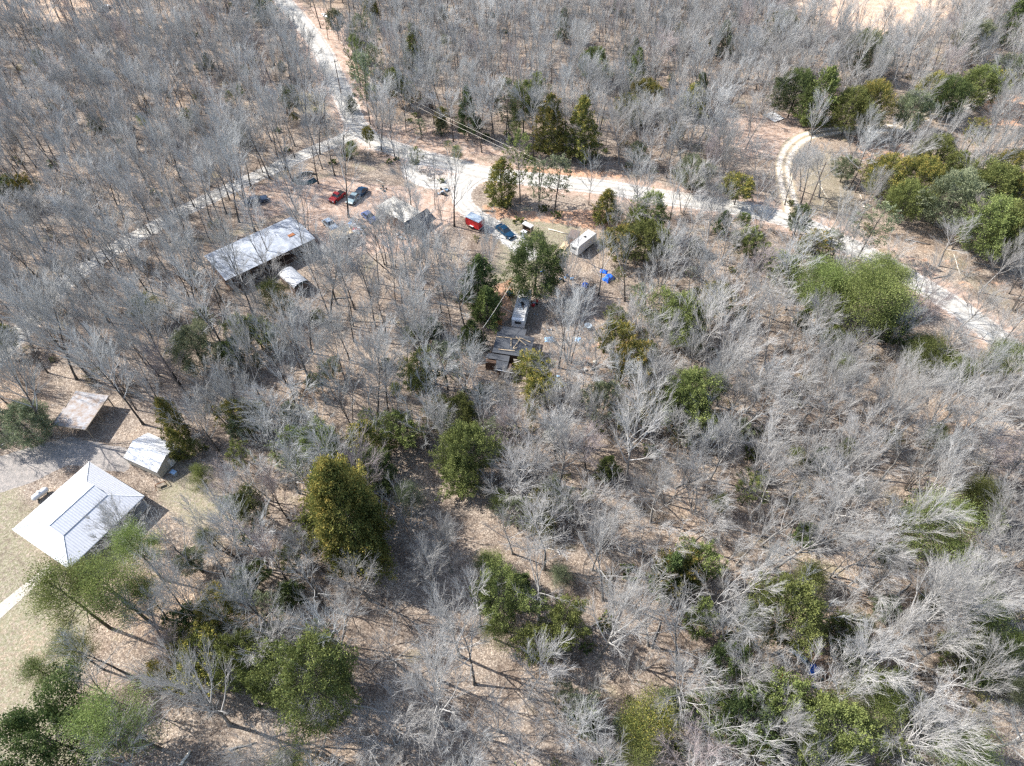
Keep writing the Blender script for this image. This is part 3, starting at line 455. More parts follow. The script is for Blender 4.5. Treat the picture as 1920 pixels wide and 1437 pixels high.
# ---- evergreens
ne = 0
for rec in EG.replace('\n', '|').split('|'):
    x, y, wd, ht, kind, mt = rec.split(); x, y, wd, ht = map(float, (x, y, wd, ht)); s = SC(x, y); dl = DEP(y)
    R = max(.95, wd/s/2*(1.04 if x > 1560 and y < 480 else 1.15)); hc = (ht/s-.55*2*R*math.sin(dl)*.8)/max(.3, math.cos(dl)); hc = min(max(hc, 1.5*R), 4.2*R)
    if kind in ('round', 'holly', 'lowpine'): hc = min(hc, 2.4*R)
    src = 'lowpinebig' if kind == 'lowpine' and R > 3.4 else 'large' if kind in ('round', 'holly') and R > 3.3 else {'holly': 'round'}.get(kind, kind); wd = wd; cand = [k for k in EV if k.rstrip('0123456789') == src and (mt in EV[k]['m'] or kind == 'holly')]
    e = EV[cand[ne % len(cand)]]; mt_ = 'holly' if kind == 'holly' else (mt if mt in e['m'] else list(e['m'])[0]); ne += 1
    sxy = R/e['R']; sz = hc/(e['H']-e['clear'])
    if kind == 'pine': sz = min(1.2, max(.75, sxy*1.05))
    if kind == 'holly': sz = 1.5
    zc = (e['clear']+(e['H']-e['clear'])*.5)*sz; p = G(x, y, zc)
    r = empty('pine_tree' if 'pine' in kind else ('holly_tree' if kind == 'holly' else 'cedar_tree'), None, 'tree', (p[0], p[1], 0), random.uniform(0, 6.28), 'evergreen trees in the woods')
    r.scale = (sxy, sxy, sz)
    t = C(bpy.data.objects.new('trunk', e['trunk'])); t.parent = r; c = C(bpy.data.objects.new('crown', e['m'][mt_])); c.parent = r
    tone = {'gold': 'golden green', 'dark': 'dark green', 'sparse': 'thin grey-green', 'cedar': 'green', 'pine': 'light green', 'holly': 'dark glossy green'}[mt_]
    TREES.append((r, x, y, R, tone, {'pine': 'pine', 'lowpine': 'pine', 'holly': 'holly'}.get(kind, 'cedar')))
EVXY = np.array([[t[0].location.x, t[0].location.y, t[3]] for t in TREES])
SMALL = [(360, 560, 900, 1000, 34), (960, 760, 1900, 1420, 44), (650, 0, 1330, 300, 30), (1130, 400, 1600, 700, 20), (60, 60, 560, 330, 16), (300, 1040, 640, 1300, 10), (640, 0, 700, 260, 6)]
for x0, y0, x1, y1, k_ in SMALL:
    for _ in range(k_):
        x, y = random.uniform(x0, x1), random.uniform(y0, y1); kind, mt = random.choice([('cone', 'sparse'), ('round', 'sparse'), ('round', 'cedar'), ('thin', 'cedar'), ('lowpine', 'pine'), ('round', 'gold'), ('cone', 'dark'), ('thin', 'sparse')])
        if math.hypot(x-955, y-630) < 130 or math.hypot(x-990, y-430) < 120 or (740 < x < 920 and 900 < y < 1120) or (x < 700 and 300 < y < 480): continue
        cand = [k for k in EV if k.rstrip('0123456789') == kind]; e = EV[random.choice(cand)]; R = random.uniform(.9, 2.0); hc = R*random.uniform(1.9, 2.9); sxy = R/e['R']; sz = hc/(e['H']-e['clear']); zc = (e['clear']+(e['H']-e['clear'])*.5)*sz; p = G(x, y, zc)
        r = empty('pine_tree' if 'pine' in kind else 'cedar_tree', None, 'tree', (p[0], p[1], 0), random.uniform(0, 6.28), 'evergreen trees in the woods'); r.scale = (sxy, sxy, sz)
        t = C(bpy.data.objects.new('trunk', e['trunk'])); t.parent = r; c = C(bpy.data.objects.new('crown', e['m'][mt])); c.parent = r
        TREES.append((r, x, y, R, 'small '+{'gold': 'golden green', 'dark': 'dark green', 'sparse': 'grey-green', 'cedar': 'green', 'pine': 'light green'}[mt], 'pine' if 'pine' in kind else 'cedar')); ne += 1
EVXY = np.array([[t[0].location.x, t[0].location.y, t[3]] for t in TREES])
EVPX = np.array([[t[1], t[2], t[3]*SC(t[1], t[2])] for t in TREES])
# ---- bare trees
bare_list = []
for rec in BT.replace('\n', '|').split('|'):
    x, y, h, R, k, tone = rec.split(); p = G(float(x), float(y)); bare_list.append((p[0], p[1], float(h), float(R), k, tone))
pts_all = [(b[0], b[1]) for b in bare_list]
def tone_at(x, y):
    q = x/1920*.75+y/1437*.5; r = random.random()
    if q > .62: return 'pale' if r < .72 else ('grey' if r < .93 else 'red')
    if x > 1000: return 'pale' if r < .38 else ('grey' if r < .93 else 'red')
    return 'grey' if r < .80 else ('red' if r < .93 else 'pale')
KEEP = [(955, 640, 96), (985, 560, 70), (975, 610, 80), (950, 690, 60), (755, 400, 40), (891, 410, 42), (945, 432, 45), (988, 425, 36), (1086, 445, 46), (1141, 515, 40), (637, 430, 42), (655, 365, 40), (748, 385, 45), (150, 765, 62), (550, 512, 45), (575, 330, 32), (1450, 212, 35), (1095, 520, 30), (1520, 1240, 60), (1080, 640, 45), (285, 850, 60), (1250, 365, 30), (1150, 350, 30), (1700, 520, 34), (1780, 570, 34), (1850, 620, 34), (850, 320, 45), (560, 20, 30), (620, 110, 40), (645, 190, 40)]   # things the photo shows clear of fill branches
NB = len(KEEP)
for k_, r_ in (('main', 26), ('track', 22), ('west', 9), ('yard', 20)): KEEP += [(*PX([q[0], q[1], 0])[0], r_) for q in LINES[k_][::3]]
KEEP = [q for q in KEEP if -30 < q[0] < 1950 and -30 < q[1] < 1460]; KA = np.array(KEEP, float)
fill = []; cell = {}
def near(px_, py_, d):
    ci, cj = int(px_//8), int(py_//8)
    for a in (-1, 0, 1):
        for b in (-1, 0, 1):
            for q in cell.get((ci+a, cj+b), ()):
                if (q[0]-px_)**2+(q[1]-py_)**2 < d*d: return True
    return False
for q in pts_all: cell.setdefault((int(q[0]//8), int(q[1]//8)), []).append(q)
cnt = 0
for _ in range(26000):
    Y = random.uniform(8, 262); xmax = 66+Y*.62; X = random.uniform(-xmax-22, xmax+6); im = PX([X, Y, 0])[0]
    if not (-260 < im[0] < 1990 and -130 < im[1] < 1560): continue
    k = 1.0; P = np.array([[X, Y]])
    for poly, kk in THINW:
        if inside(P, poly)[0]: k = min(k, kk)
    if random.random() > k: continue
    d = 3.4 if (im[1] < 420 or im[0] < 700) else 3.5
    if im[1] > 950: d = 4.0
    if near(X, Y, d): continue
    hp = PX([[X, Y, 8.5]])[0]; ds = np.hypot(EVPX[:, 0]-hp[0], EVPX[:, 1]-hp[1])
    if np.any((ds < EVPX[:, 2]*.8+6) & (Y < EVXY[:, 1]+1)): continue
    hz = PX([[X, Y, 4], [X, Y, 8], [X, Y, 12]]); dk = np.hypot(KA[:, None, 0]-hz[None, :, 0], KA[:, None, 1]-hz[None, :, 1])
    if np.any(dk[:NB] < KA[:NB, 2:]*.92) or np.any(dk[NB:, 1] < KA[NB:, 2]): continue
    if np.any((EVXY[:, 0]-X)**2+(EVXY[:, 1]-Y)**2 < (EVXY[:, 2]*.55)**2): continue
    cell.setdefault((int(X//8), int(Y//8)), []).append((X, Y))
    r = random.random(); big = r < .34
    if im[1] > 800 or im[0] > 1150: kinds = ['oak', 'oak2', 'oak3', 'open', 'open2', 'multi', 'multi2', 'tall3', 'tall', 'sapling2']; R = random.uniform(2.6, 4.2); h = random.uniform(9, 13.5)
    else: kinds = ['tall', 'tall2', 'tall3', 'tall4', 'open', 'open2', 'oak3', 'multi', 'tall3']; R = random.uniform(2.0, 3.4); h = random.uniform(11, 16)
    if random.random() < .14: kinds = ['sapling', 'sapling2']; R = random.uniform(1.2, 2); h = random.uniform(5, 9)
    fill.append((X, Y, h, R, random.choice(kinds), tone_at(*im)))
def inframe(b):
    q = PX([[b[0], b[1], 0], [b[0], b[1], b[2]]]); return (-5 < q[0][0] < 1925 and -5 < q[0][1] < 1442) or (-5 < q[1][0] < 1925 and -5 < q[1][1] < 1442)
def showsize(b): q = PX([[b[0], b[1], b[2]*.6]])[0]; return b[3]*b[3]*b[2]*SC(*q)**2 if inframe(b) else 0
fill.sort(key=showsize, reverse=True); NIND = 300-len(bare_list)
indiv = bare_list+fill[:NIND]; rest = fill[NIND:]
def place_bare(b):
    X, Y, h, R, k, tone = b; m_ = BM[k]; r = empty('bare_tree', None, 'tree', (X, Y, 0), random.uniform(0, 6.28), 'bare winter trees in the woods')
    r.scale = (R/m_['R'],)*2+(h/m_['H'],); tm, cm = m_[tone]
    r.rotation_euler[0] = random.gauss(0, .035); r.rotation_euler[1] = random.gauss(0, .035)
    for nme, me in (('trunk', tm), ('crown', cm)): o = C(bpy.data.objects.new(nme, me)); o.parent = r
    q = PX([X, Y, h*.62])[0]; TREES.append((r, q[0], q[1], R, {'pale': 'whitish', 'grey': 'grey', 'red': 'reddish grey'}[tone], 'bare'))
    return r
SRC = {}
for b in indiv: r = place_bare(b); SRC.setdefault((b[4], b[5]), r)
# ---- the remaining bare trees of the wood, one object instancing the same meshes
def scatter(name, label, cat, pts, sources, group=None):
    """pts: x, y, sx, sz, rot, index; sources: list of lists of objects"""
    P = np.array(pts, float); me = bpy.data.meshes.new(name); me.from_pydata([(a, b, 0) for a, b in P[:, :2]], [], [])
    for nm, dt, dat in (('s', 'FLOAT_VECTOR', P[:, [2, 2, 3]]), ('r', 'FLOAT_VECTOR', np.column_stack([P[:, 4]*0, P[:, 4]*0, P[:, 4]])),): a = me.attributes.new(nm, dt, 'POINT'); a.data.foreach_set('vector', dat.astype(np.float32).ravel())
    a = me.attributes.new('k', 'INT', 'POINT'); a.data.foreach_set('value', P[:, 5].astype(np.int32))
    o = C(bpy.data.objects.new(name, me)); tag(o, label, cat, group, 'stuff')
    ng = bpy.data.node_groups.new(name, 'GeometryNodeTree'); ng.interface.new_socket('Geometry', in_out='INPUT', socket_type='NodeSocketGeometry'); ng.interface.new_socket('Geometry', in_out='OUTPUT', socket_type='NodeSocketGeometry')
    N = ng.nodes; L = ng.links; gi = N.new('NodeGroupInput'); go = N.new('NodeGroupOutput'); iop = N.new('GeometryNodeInstanceOnPoints'); outer = N.new('GeometryNodeJoinGeometry')
    for src in reversed(sources):
        jn = N.new('GeometryNodeJoinGeometry')
        for ob in src:
            oi = N.new('GeometryNodeObjectInfo'); oi.transform_space = 'ORIGINAL'; oi.inputs['Object'].default_value = ob; oi.inputs['As Instance'].default_value = True; L.new(oi.outputs['Geometry'], jn.inputs[0])
        g2 = N.new('GeometryNodeGeometryToInstance'); L.new(jn.outputs[0], g2.inputs[0]); L.new(g2.outputs[0], outer.inputs[0])
    def attr(nm, dt):
        q = N.new('GeometryNodeInputNamedAttribute'); q.data_type = dt; q.inputs['Name'].default_value = nm; return q.outputs['Attribute']
    L.new(gi.outputs[0], iop.inputs['Points']); L.new(outer.outputs[0], iop.inputs['Instance']); iop.inputs['Pick Instance'].default_value = True
    L.new(attr('k', 'INT'), iop.inputs['Instance Index']); L.new(attr('s', 'FLOAT_VECTOR'), iop.inputs['Scale']); L.new(attr('r', 'FLOAT_VECTOR'), iop.inputs['Rotation']); L.new(iop.outputs[0], go.inputs[0])
    md = o.modifiers.new('scatter', 'NODES'); md.node_group = ng; return o
keys = sorted(SRC); sources = [[c for c in SRC[k].children] for k in keys]
import itertools
bpy.context.view_layer.update()
sources = [[o for o in bpy.data.objects if o.parent == SRC[k]] for k in keys]
pts = []
for X, Y, h, R, k, tone in rest:
    kk = (k, tone) if (k, tone) in SRC else (k, 'grey') if (k, 'grey') in SRC else keys[0]
    pts.append((X, Y, R/BM[kk[0]]['R'], h/BM[kk[0]]['H'], random.uniform(0, 6.28), keys.index(kk)))
scatter('bare_woodland', 'dense grey leafless woodland filling the hillside behind and between the nearer trees', 'woodland', pts, sources)
print('TREES evergreen', ne, 'indiv bare', len(indiv), 'rest', len(rest))
# ---- undergrowth: leafless brush, low evergreen seedlings, fallen twigs
bl = []
for v in range(3):
    L_ = []
    for i in range(26):
        a = rng.uniform(0, 6.28); d = np.array([math.cos(a)*.6, math.sin(a)*.6, rng.uniform(.4, 1.1)]); lp, lr = curve(np.array([math.cos(a)*.1, math.sin(a)*.1, -.03]), d, rng.uniform(.7, 1.7), 4, .14, .02, .012, .005); L_.append((lp, lr, 3))
        for j in range(5): pb, db = at(lp, rng.uniform(.2, 1)); L_.append((*curve(pb, nrm(db+perp(db)*.8), rng.uniform(.25, .7), 2, .1, .02, .006, .004), 3))
    bl.append((arr_mesh('brush', L_, M['twig' if v == 1 else 'brush'])))
lowm = leaf_mesh([cedar(.9, .7, 40, 22, .2, 'round', .2)], M['cedar']); vine = leaf_mesh([cedar(.5, .9, 30, 18, .16, 'round', .2)], M['wgrass'])
BR = []
for i, me in enumerate(bl+[lowm, vine]):
    x, y = [(700, 545), (610, 640), (1160, 520), (905, 735), (580, 196)][i]; p = G(x, y); o = C(bpy.data.objects.new('shrub', me)); o.location = (p[0], p[1], 0); o.scale = (1.6, 1.6, 1.5)
    tag(o, ['low brown leafless shrub in the open ground below the yard', 'low grey leafless shrub among the trees right of the long building', 'brown leafless shrub just right of the blue tarps', 'small green seedling cedar left of the dark roofed cabin', 'low yellow-green bush at the left edge of the white gravel road'][i], 'shrub'); BR.append(o)
pts = []
while len(pts) < 2600:
    Y = random.uniform(12, 250); xm = 60+Y*.62; X = random.uniform(-xm, xm); im = PX([X, Y, 0])[0]; P = np.array([[X, Y]]); k = .75
    for poly, kk in THINW:
        if inside(P, poly)[0]: k = min(k, kk*.35)
    if random.random() > k: continue
    ix = random.choices(range(5), (5, 4, 4, .9, .5))[0]; s = random.uniform(.7, 1.7); pts.append((X, Y, s, s*random.uniform(.7, 1.1), random.uniform(0, 6.28), ix))
for band in [[(700, 205), (860, 245), (1010, 290), (1180, 310), (1400, 350)], [(640, 300), (760, 300), (800, 340)], [(925, 395), (1000, 400), (1100, 400)], [(240, 1030), (140, 1060), (290, 940)], [(840, 230), (940, 235), (960, 255)]]:
    ln = smooth_line(band, .8)
    for q in ln[::2]:
        pts.append((q[0]+random.gauss(0, 1.6), q[1]+random.gauss(0, 1.6), random.uniform(.9, 1.6), random.uniform(.7, 1.1), random.uniform(0, 6.28), random.choice([0, 1, 2, 3])))
scatter('undergrowth', 'leafless brown and grey brush covering the forest floor', 'undergrowth', pts, [[o] for o in BR])
# ---------------------------------------------------------------- buildings
def rect(c, z):
    """four photo corners at height z, in order -> centre, rotation of edge 0-1, length of edge 0-1, length of edge 1-2"""
    q = [G(*p, z) for p in c]; cen = sum(q)/4; u = (q[1]-q[0])+(q[2]-q[3]); a = math.atan2(u[1], u[0])
    L = (np.linalg.norm(q[1]-q[0])+np.linalg.norm(q[2]-q[3]))/2; W = (np.linalg.norm(q[2]-q[1])+np.linalg.norm(q[3]-q[0]))/2
    return cen, a, L, W
def walls(mb, L, W, h, t=.12, openings=()):
    mb.box((0, -W/2+t/2, h/2), (L, t, h)).box((0, W/2-t/2, h/2), (L, t, h)).box((-L/2+t/2, 0, h/2), (t, W-2*t-.004, h)).box((L/2-t/2, 0, h/2), (t, W-2*t-.004, h)); return mb
# house with the wrap-around hipped porch roof and a steeper gable on top
c, a, L, W = rect([(22, 995), (166, 866), (271, 931), (130, 1064)], 2.7)
h = empty('house', 'house with pale ribbed metal hip roof at the lawn edge in the bottom left', 'house', (c[0], c[1], 0), a)
L2, W2, ze, zi, zr = L*.56, W*.36, 2.7, 3.95, 4.75; off = -.35
def hip(mb, side):
    o = [(-L/2, -W/2), (L/2, -W/2), (L/2, W/2), (-L/2, W/2)]; i = [(-L2/2, -W2/2), (L2/2, -W2/2), (L2/2, W2/2), (-L2/2, W2/2)]
    j = (side+1) % 4; mb.slab([(*o[side], ze), (*o[j], ze), (*i[j], zi), (*i[side], zi)], .06)
m1 = MB(); hip(m1, 0); hip(m1, 2); rf = m1.build('roof', M['ribx'], h)
m2 = MB(); hip(m2, 1); hip(m2, 3); m2.build('roof', M['riby'], h)
trim = MB()
for sx, sy in ((-1, -1), (1, -1), (1, 1), (-1, 1)): trim.tube([(sx*L/2, sy*W/2, ze+.03), (sx*L2/2, sy*W2/2, zi+.03)], .07, 5)
for p, q in (((-1, -1), (1, -1)), ((1, -1), (1, 1)), ((1, 1), (-1, 1)), ((-1, 1), (-1, -1))): trim.tube([(p[0]*L/2, p[1]*W/2, ze-.06), (q[0]*L/2, q[1]*W/2, ze-.06)], .06, 4)
trim.build('ridge_cap', M['white'], h)
g1 = MB(); g1.slab([(-L2/2-.1, -W2/2-.15, zi+.06), (L2/2+.1, -W2/2-.15, zi+.06), (L2/2+.1, 0, zr), (-L2/2-.1, 0, zr)], .07); up = g1.build('upper_roof', M['ribx'], h); g1 = MB(); g1.slab([(L2/2+.1, W2/2+.15, zi+.06), (-L2/2-.1, W2/2+.15, zi+.06), (-L2/2-.1, .004, zr), (L2/2+.1, .004, zr)], .07); g1.build('upper_roof', M['shadegrey'], h)  # second slope gets the darker metal, its shade put into the colour
MB().tube([(-L2/2-.1, 0, zr+.02), (L2/2+.1, 0, zr+.02)], .07, 5).build('ridge_cap', M['white'], up)
g2 = MB()
for s in (-1, 1): g2.add([(s*L2/2, -W2/2, zi-.05), (s*L2/2, W2/2, zi-.05), (s*L2/2, 0, zr-.08), (s*(L2/2-.1), -W2/2, zi-.05), (s*(L2/2-.1), W2/2, zi-.05), (s*(L2/2-.1), 0, zr-.08)], [(0, 1, 2), (5, 4, 3), (0, 3, 4, 1), (1, 4, 5, 2), (2, 5, 3, 0)])
g2.build('gable', M['cream'], h)
wl = walls(MB(), L-3.2, W-3.2, 3.05).build('wall', M['cream'], h)
for k in range(5):
    for s in (-1, 1): MB().box((-L/2+.3+k*(L-.6)/4, s*(W/2-.3), 1.3), (.14, .14, 2.6)).build('post', M['white'], h)
for x_ in (-L*.25, L*.2): 
    for s in (-1, 1): MB().box((x_, s*(W/2-1.6+.01), 1.6), (1.1, .05, 1.2)).build('window', M['glass'], h)
MB().box((0, 0, .07), (L-.3, W-.3, .14)).build('porch_floor', mat('porch slab', (.4, .37, .33), .9), h)
# white gable shed
c, a, L, W = rect([(234, 858), (295, 886), (336, 838), (276, 812)], 1.9)
s_ = empty('shed', 'white roofed garden shed with grey gable end beside the golden cedar', 'shed', (c[0], c[1], 0), a)
def gable_shed(s_, L, W, he, hr, roofm, wallm, over=.15, legs=.15, ends=None):
    walls(MB(), L, W, he-legs).build('wall', wallm, s_).location.z = legs
    for sx in (-1, 1): MB().add([(sx*L/2, -W/2, he), (sx*L/2, W/2, he), (sx*L/2, 0, hr-.05), (sx*(L/2-.1), -W/2, he), (sx*(L/2-.1), W/2, he), (sx*(L/2-.1), 0, hr-.05)], [(0, 1, 2), (5, 4, 3), (0, 3, 4, 1), (1, 4, 5, 2), (2, 5, 3, 0)]).build('gable', ends or wallm, s_)
    for sy in (-1, 1): MB().slab([(-L/2-over, sy*(W/2+over), he-.05), (L/2+over, sy*(W/2+over), he-.05), (L/2+over, sy*.003, hr), (-L/2-over, sy*.003, hr)][::sy], .06).build('roof', roofm, s_)
    MB().tube([(-L/2-over, 0, hr+.01), (L/2+over, 0, hr+.01)], .05, 5).build('ridge_cap', M['white'] if roofm in (M['shedroof'],) else roofm, s_)
gable_shed(s_, L, W, 1.95, 3.0, M['shedroof'], M['cream'], .08)
MB().box((L/2+.02, .2, 1.0), (.05, .9, 1.7)).build('door', M['white'], s_)
for sx in (-1, 0, 1):
    for sy in (-1, 1): MB().box((sx*L*.4, sy*(W/2-.1), .08), (.4, .35, .16)).build('footing_block', M['black'], s_)
p = G(328, 890); b = empty('air_conditioner', 'small pale blue air conditioner unit behind the white roofed shed', 'air conditioner', (p[0], p[1], 0), a)
MB().box((0, 0, .35), (.8, .55, .66)).build('housing', M['silver'], b); MB().tube([(0, 0, .68), (0, 0, .72)], .22, 12).build('fan_grille', M['black'], b); MB().box((0, 0, .71), (.9, .65, .04)).build('lid', M['lbl'], b)
p = G(304, 912); b = empty('garden_frame', 'rusty swing frame lying on the grass below the white shed', 'swing frame', (p[0], p[1], 0), .5)
f = MB().tube([(-.9, -.5, .1), (-.6, 0, .9), (-.9, .5, .1)], .05).tube([(.9, -.5, .1), (.6, 0, .9), (.9, .5, .1)], .05).tube([(-.6, 0, .9), (.6, 0, .9)], .05); f.build('frame', M['rust'], b); MB().box((0, 0, .3), (.9, .4, .06)).build('seat', M['wood'], b)
# leaf-covered carport
c, a, L, W = rect([(100, 797), (163, 806), (203, 743), (140, 734)], 2.5)
s_ = empty('carport', 'open carport with leaf covered grey roof above the paved drive', 'carport', (c[0], c[1], 0), a)
for k, (y0, y1) in enumerate(((-W/2, 0), (0.004, W/2))): MB().slab([(-L/2, y0, 2.5+.02*k), (L/2, y0, 2.5+.02*k), (L/2, y1, 2.62+.02*k), (-L/2, y1, 2.62+.02*k)], .07).build('roof', M['leafroof'], s_)
for sx in (-1, 1):
    for sy in (-1, 0, 1): MB().box((sx*(L/2-.25), sy*(W/2-.25), 1.22), (.14, .14, 2.44)).build('post', M['wood'], s_)
    MB().box((sx*(L/2-.05), 0, 2.5), (.12, W+.1, .2)).build('fascia', M['wood'], s_)
for sy in (-1, 1): MB().box((0, sy*(W/2+.03), 2.42+.06*(sy+1)), (L, .05, .18)).build('fascia', M['wood'], s_)
# long mobile home
c, a, L, W = rect([(422, 524), (594, 446), (543, 405), (382, 480)], 3.1)
s_ = empty('mobile_home', 'long low mobile home with bluish white metal roof and dark porch side', 'mobile home', (c[0], c[1], 0), a)
for sy in (-1, 1): MB().slab([(-L/2, sy*W/2, 2.95), (L/2, sy*W/2, 2.95), (L/2, sy*.003, 3.5), (-L/2, sy*.003, 3.5)][::sy], .08).build('roof', M['greyroof'], s_)
walls(MB(), L-.5, W-2.4, 2.9).build('wall', M['brown'], s_).location.y = .9
for k in range(9): MB().box((-L/2+.3+k*(L-.6)/8, -W/2+.15, 1.45), (.12, .12, 2.9)).build('post', M['wood'], s_)
MB().box((0, -W/2+1.1, .3), (L-.4, 2.0, .12)).build('porch_deck', M['brown'], s_); MB().box((0, -W/2+.12, .85), (L-.5, .05, .08)).build('railing', M['wood'], s_)
MB().box((0, -W/2+.02, 2.86), (L, .04, .16)).build('fascia', M['brown'], s_)
for k in range(4): MB().box((-L*.36+k*L*.22, -W/2+2.09, 1.6), (1.1, .06, 1.0)).build('window', M['glass'], s_)
MB().tube([(L*.2, .5, 3.3), (L*.2, .5, 3.8)], .09).build('vent_pipe', M['chrome'], s_)
MB().box((L*.33, -1.2, 3.36), (1.3, .8, .1)).build('roof_patch', M['rust'], s_)
# small ribbed shed below it
c, a, L, W = rect([(549, 541), (522, 513), (548, 502), (580, 527)], 1.9)
s_ = empty('shed', 'small shed with rounded grey ribbed metal roof below the long mobile home', 'shed', (c[0], c[1], 0), a)
arc = [(math.cos(t), math.sin(t)) for t in np.linspace(math.pi, 0, 9)]; m1 = MB()
for (y0, z0), (y1, z1) in zip(arc[:-1], arc[1:]): m1.slab([(-L/2, y0*W/2, 1.75+.7*z0), (L/2, y0*W/2, 1.75+.7*z0), (L/2, y1*W/2, 1.75+.7*z1), (-L/2, y1*W/2, 1.75+.7*z1)], .04)
m1.build('roof', M['shedrib'], s_); walls(MB(), L-.3, W-.2, 1.74).build('wall', M['dirtbrown'], s_)
MB().add([(-L/2+.2, y*W/2*.95, 1.74+.66*z) for y, z in arc], [tuple(range(9))]).build('gable', M['dkgreen'], s_)  # gable end in shadow: that shade is painted by the dark sheet colour
# plywood-topped lean-to
c, a, L, W = rect([(626, 451), (662, 436), (652, 422), (614, 437)], 2.3)
s_ = empty('lean_to', 'open lean-to with bright plywood roof on posts beside the yard', 'lean-to', (c[0], c[1], 0), a)
for k in range(4): x0 = -L/2+k*L/4; MB().slab([(x0+.01, -W/2, 2.3+.01*(k % 2)), (x0+L/4-.01, -W/2, 2.3+.01*(k % 2)), (x0+L/4-.01, W/2, 2.5+.01*(k % 2)), (x0+.01, W/2, 2.5+.01*(k % 2))], .03).build('roof_sheet', M['ply'], s_)
for sx in (-1, 1):
    for sy in (-1, 1): MB().box((sx*(L/2-.15), sy*(W/2-.15), 1.11), (.12, .12, 2.22)).build('post', M['wood'], s_)
MB().box((0, W/2-.08, 1.05), (L-.5, .06, 2.1)).build('back_wall', M['dirtbrown'], s_); MB().box((-L/2+.08, .1, 1.05), (.05, W-.7, 2.1)).build('side_wall', M['wood'], s_)
for k in range(3): MB().box((-L*.3+k*L*.28, .2, .35), (.8, .6, .7), .2*k).build('stored_crate', M['black'], s_)
# chalky roofed barn in the yard
c, a, L, W = rect([(747, 424), (780, 401), (748, 364), (716, 382)], 2.9)
s_ = empty('barn', 'sagging barn with chalky tan roof and a dark far slope behind the bare yard trees', 'barn', (c[0], c[1], 0), a)
n6 = 6
for i in range(n6):
    for j in range(4):
        x0, x1 = -L/2+L*i/n6, -L/2+L*(i+1)/n6; y0, y1 = -W/2+W*j/4, -W/2+W*(j+1)/4; zz = lambda x, y: 2.9-.12*math.sin(2.2*x+y)-.25*math.exp(-((x-.5)**2+(y-1)**2)/2)+.04*math.sin(5*y)
        if i == 0 and j == 0: RFV = MB()
        RFV.slab([(x0, y0, zz(x0, y0)), (x1, y0, zz(x1, y0)), (x1, y1, zz(x1, y1)), (x0, y1, zz(x0, y1))], .05)
RFV.build('roof', M['tanroof'], s_)
MB().slab([(-L/2, -W/2-.01, 2.85), (L/2+1.6, -W/2-.01, 2.85), (L/2+1.9, -W/2-2.2, 1.2), (-L/2-.2, -W/2-2.2, 1.2)][::-1], .06).build('side_roof', M['darkroof'], s_)
walls(MB(), L-.4, W-.5, 2.55).build('wall', M['brown'], s_)
# cabin with dark roofs
c, a, L, W = rect([(924, 661), (994, 669), (1001, 641), (986, 618), (936, 610)][:0] or [(924, 661), (995, 669), (1001, 634), (932, 622)], 3.0)
s_ = empty('cabin', 'ramshackle brown cabin with dark patched shingle roofs and loose lumber on top', 'cabin', (c[0], c[1], 0), a)
MB().slab([(-L/2, -W/2, 2.9), (L/2, -W/2, 2.8), (L/2, W/2, 3.0), (-L/2, W/2, 3.15)], .1).build('roof', M['darkroof'], s_)
walls(MB(), L-.5, W-.5, 2.7).build('wall', M['brown'], s_)
MB().slab([(-L/2+.35, W/2+.01, 3.1), (L/2-1.7, W/2+.01, 3.0), (L/2-1.7, W/2+1.7, 2.85), (-L/2+.6, W/2+1.7, 2.9)], .08).build('rear_roof', M['darkroof'], s_)
MB().slab([(-L/2-1.0, -W/2-.9, 2.35), (L/2-3.4, -W/2-1.1, 2.3), (L/2-3.4, -W/2-.02, 2.6), (-L/2-.6, -W/2-.02, 2.6)], .08).build('front_roof', M['darkroof'], s_)
MB().slab([(-L/2+1.2, -W/2-3.0, 2.2), (L/2-3.5, -W/2-3.3, 2.15), (L/2-3.42, -W/2-1.14, 2.22), (-L/2+.95, -W/2-1.1, 2.28)], .08).build('porch_roof', M['darkroof'], s_)
MB().box((-L/2+.1, -W/2-.9, 1.0), (1.9, 1.4, 2.0)).build('side_room', M['brown'], s_); MB().box((-.6, -W/2-2.0, .98), (1.9, 1.7, 1.96)).build('porch_room', M['brown'], s_)
MB().box((1.6, -W/2-1.6, .9), (1.4, .1, 1.8)).build('plank_screen', M['wood'], s_)
MB().box((-.6, -W/2-3.2, 2.22), (3.0, .08, .1), -.05).build('gutter', M['white'], s_)
for k in range(4): MB().box((2.0+.1*k, -W/2-.5-.35*k, 2.35), (3.0, .07, .07), -.06).build('rafter', M['palewood'], s_)
for x_, y_, l_, r_ in ((-1.9, 1.2, 2.4, .1), (-.5, .3, 1.9, 1.75), (.45, .0, 2.2, 1.25), (1.1, .9, 2.6, -.65), (1.7, 1.3, 2.2, -.35), (-.9, -1.6, 2.8, .05), (.2, 1.3, 1.6, .1), (.5, -.9, .8, .8)):
    b = tag(MB().box((0, 0, 0), (l_, .11, .05)).build('board', M['ply'], None)); rot = a+r_; b.rotation_euler[2] = rot; b.location = (c[0]+x_*math.cos(a)-y_*math.sin(a), c[1]+x_*math.sin(a)+y_*math.cos(a), 3.16+.02*x_*0+.0)
    tag(b, 'loose pale board lying on the dark cabin roof', 'board', 'loose boards on the cabin roof')
# RV
c, a, L, W = rect([(962, 597), (985, 601), (995, 540), (972, 538)], 2.9)
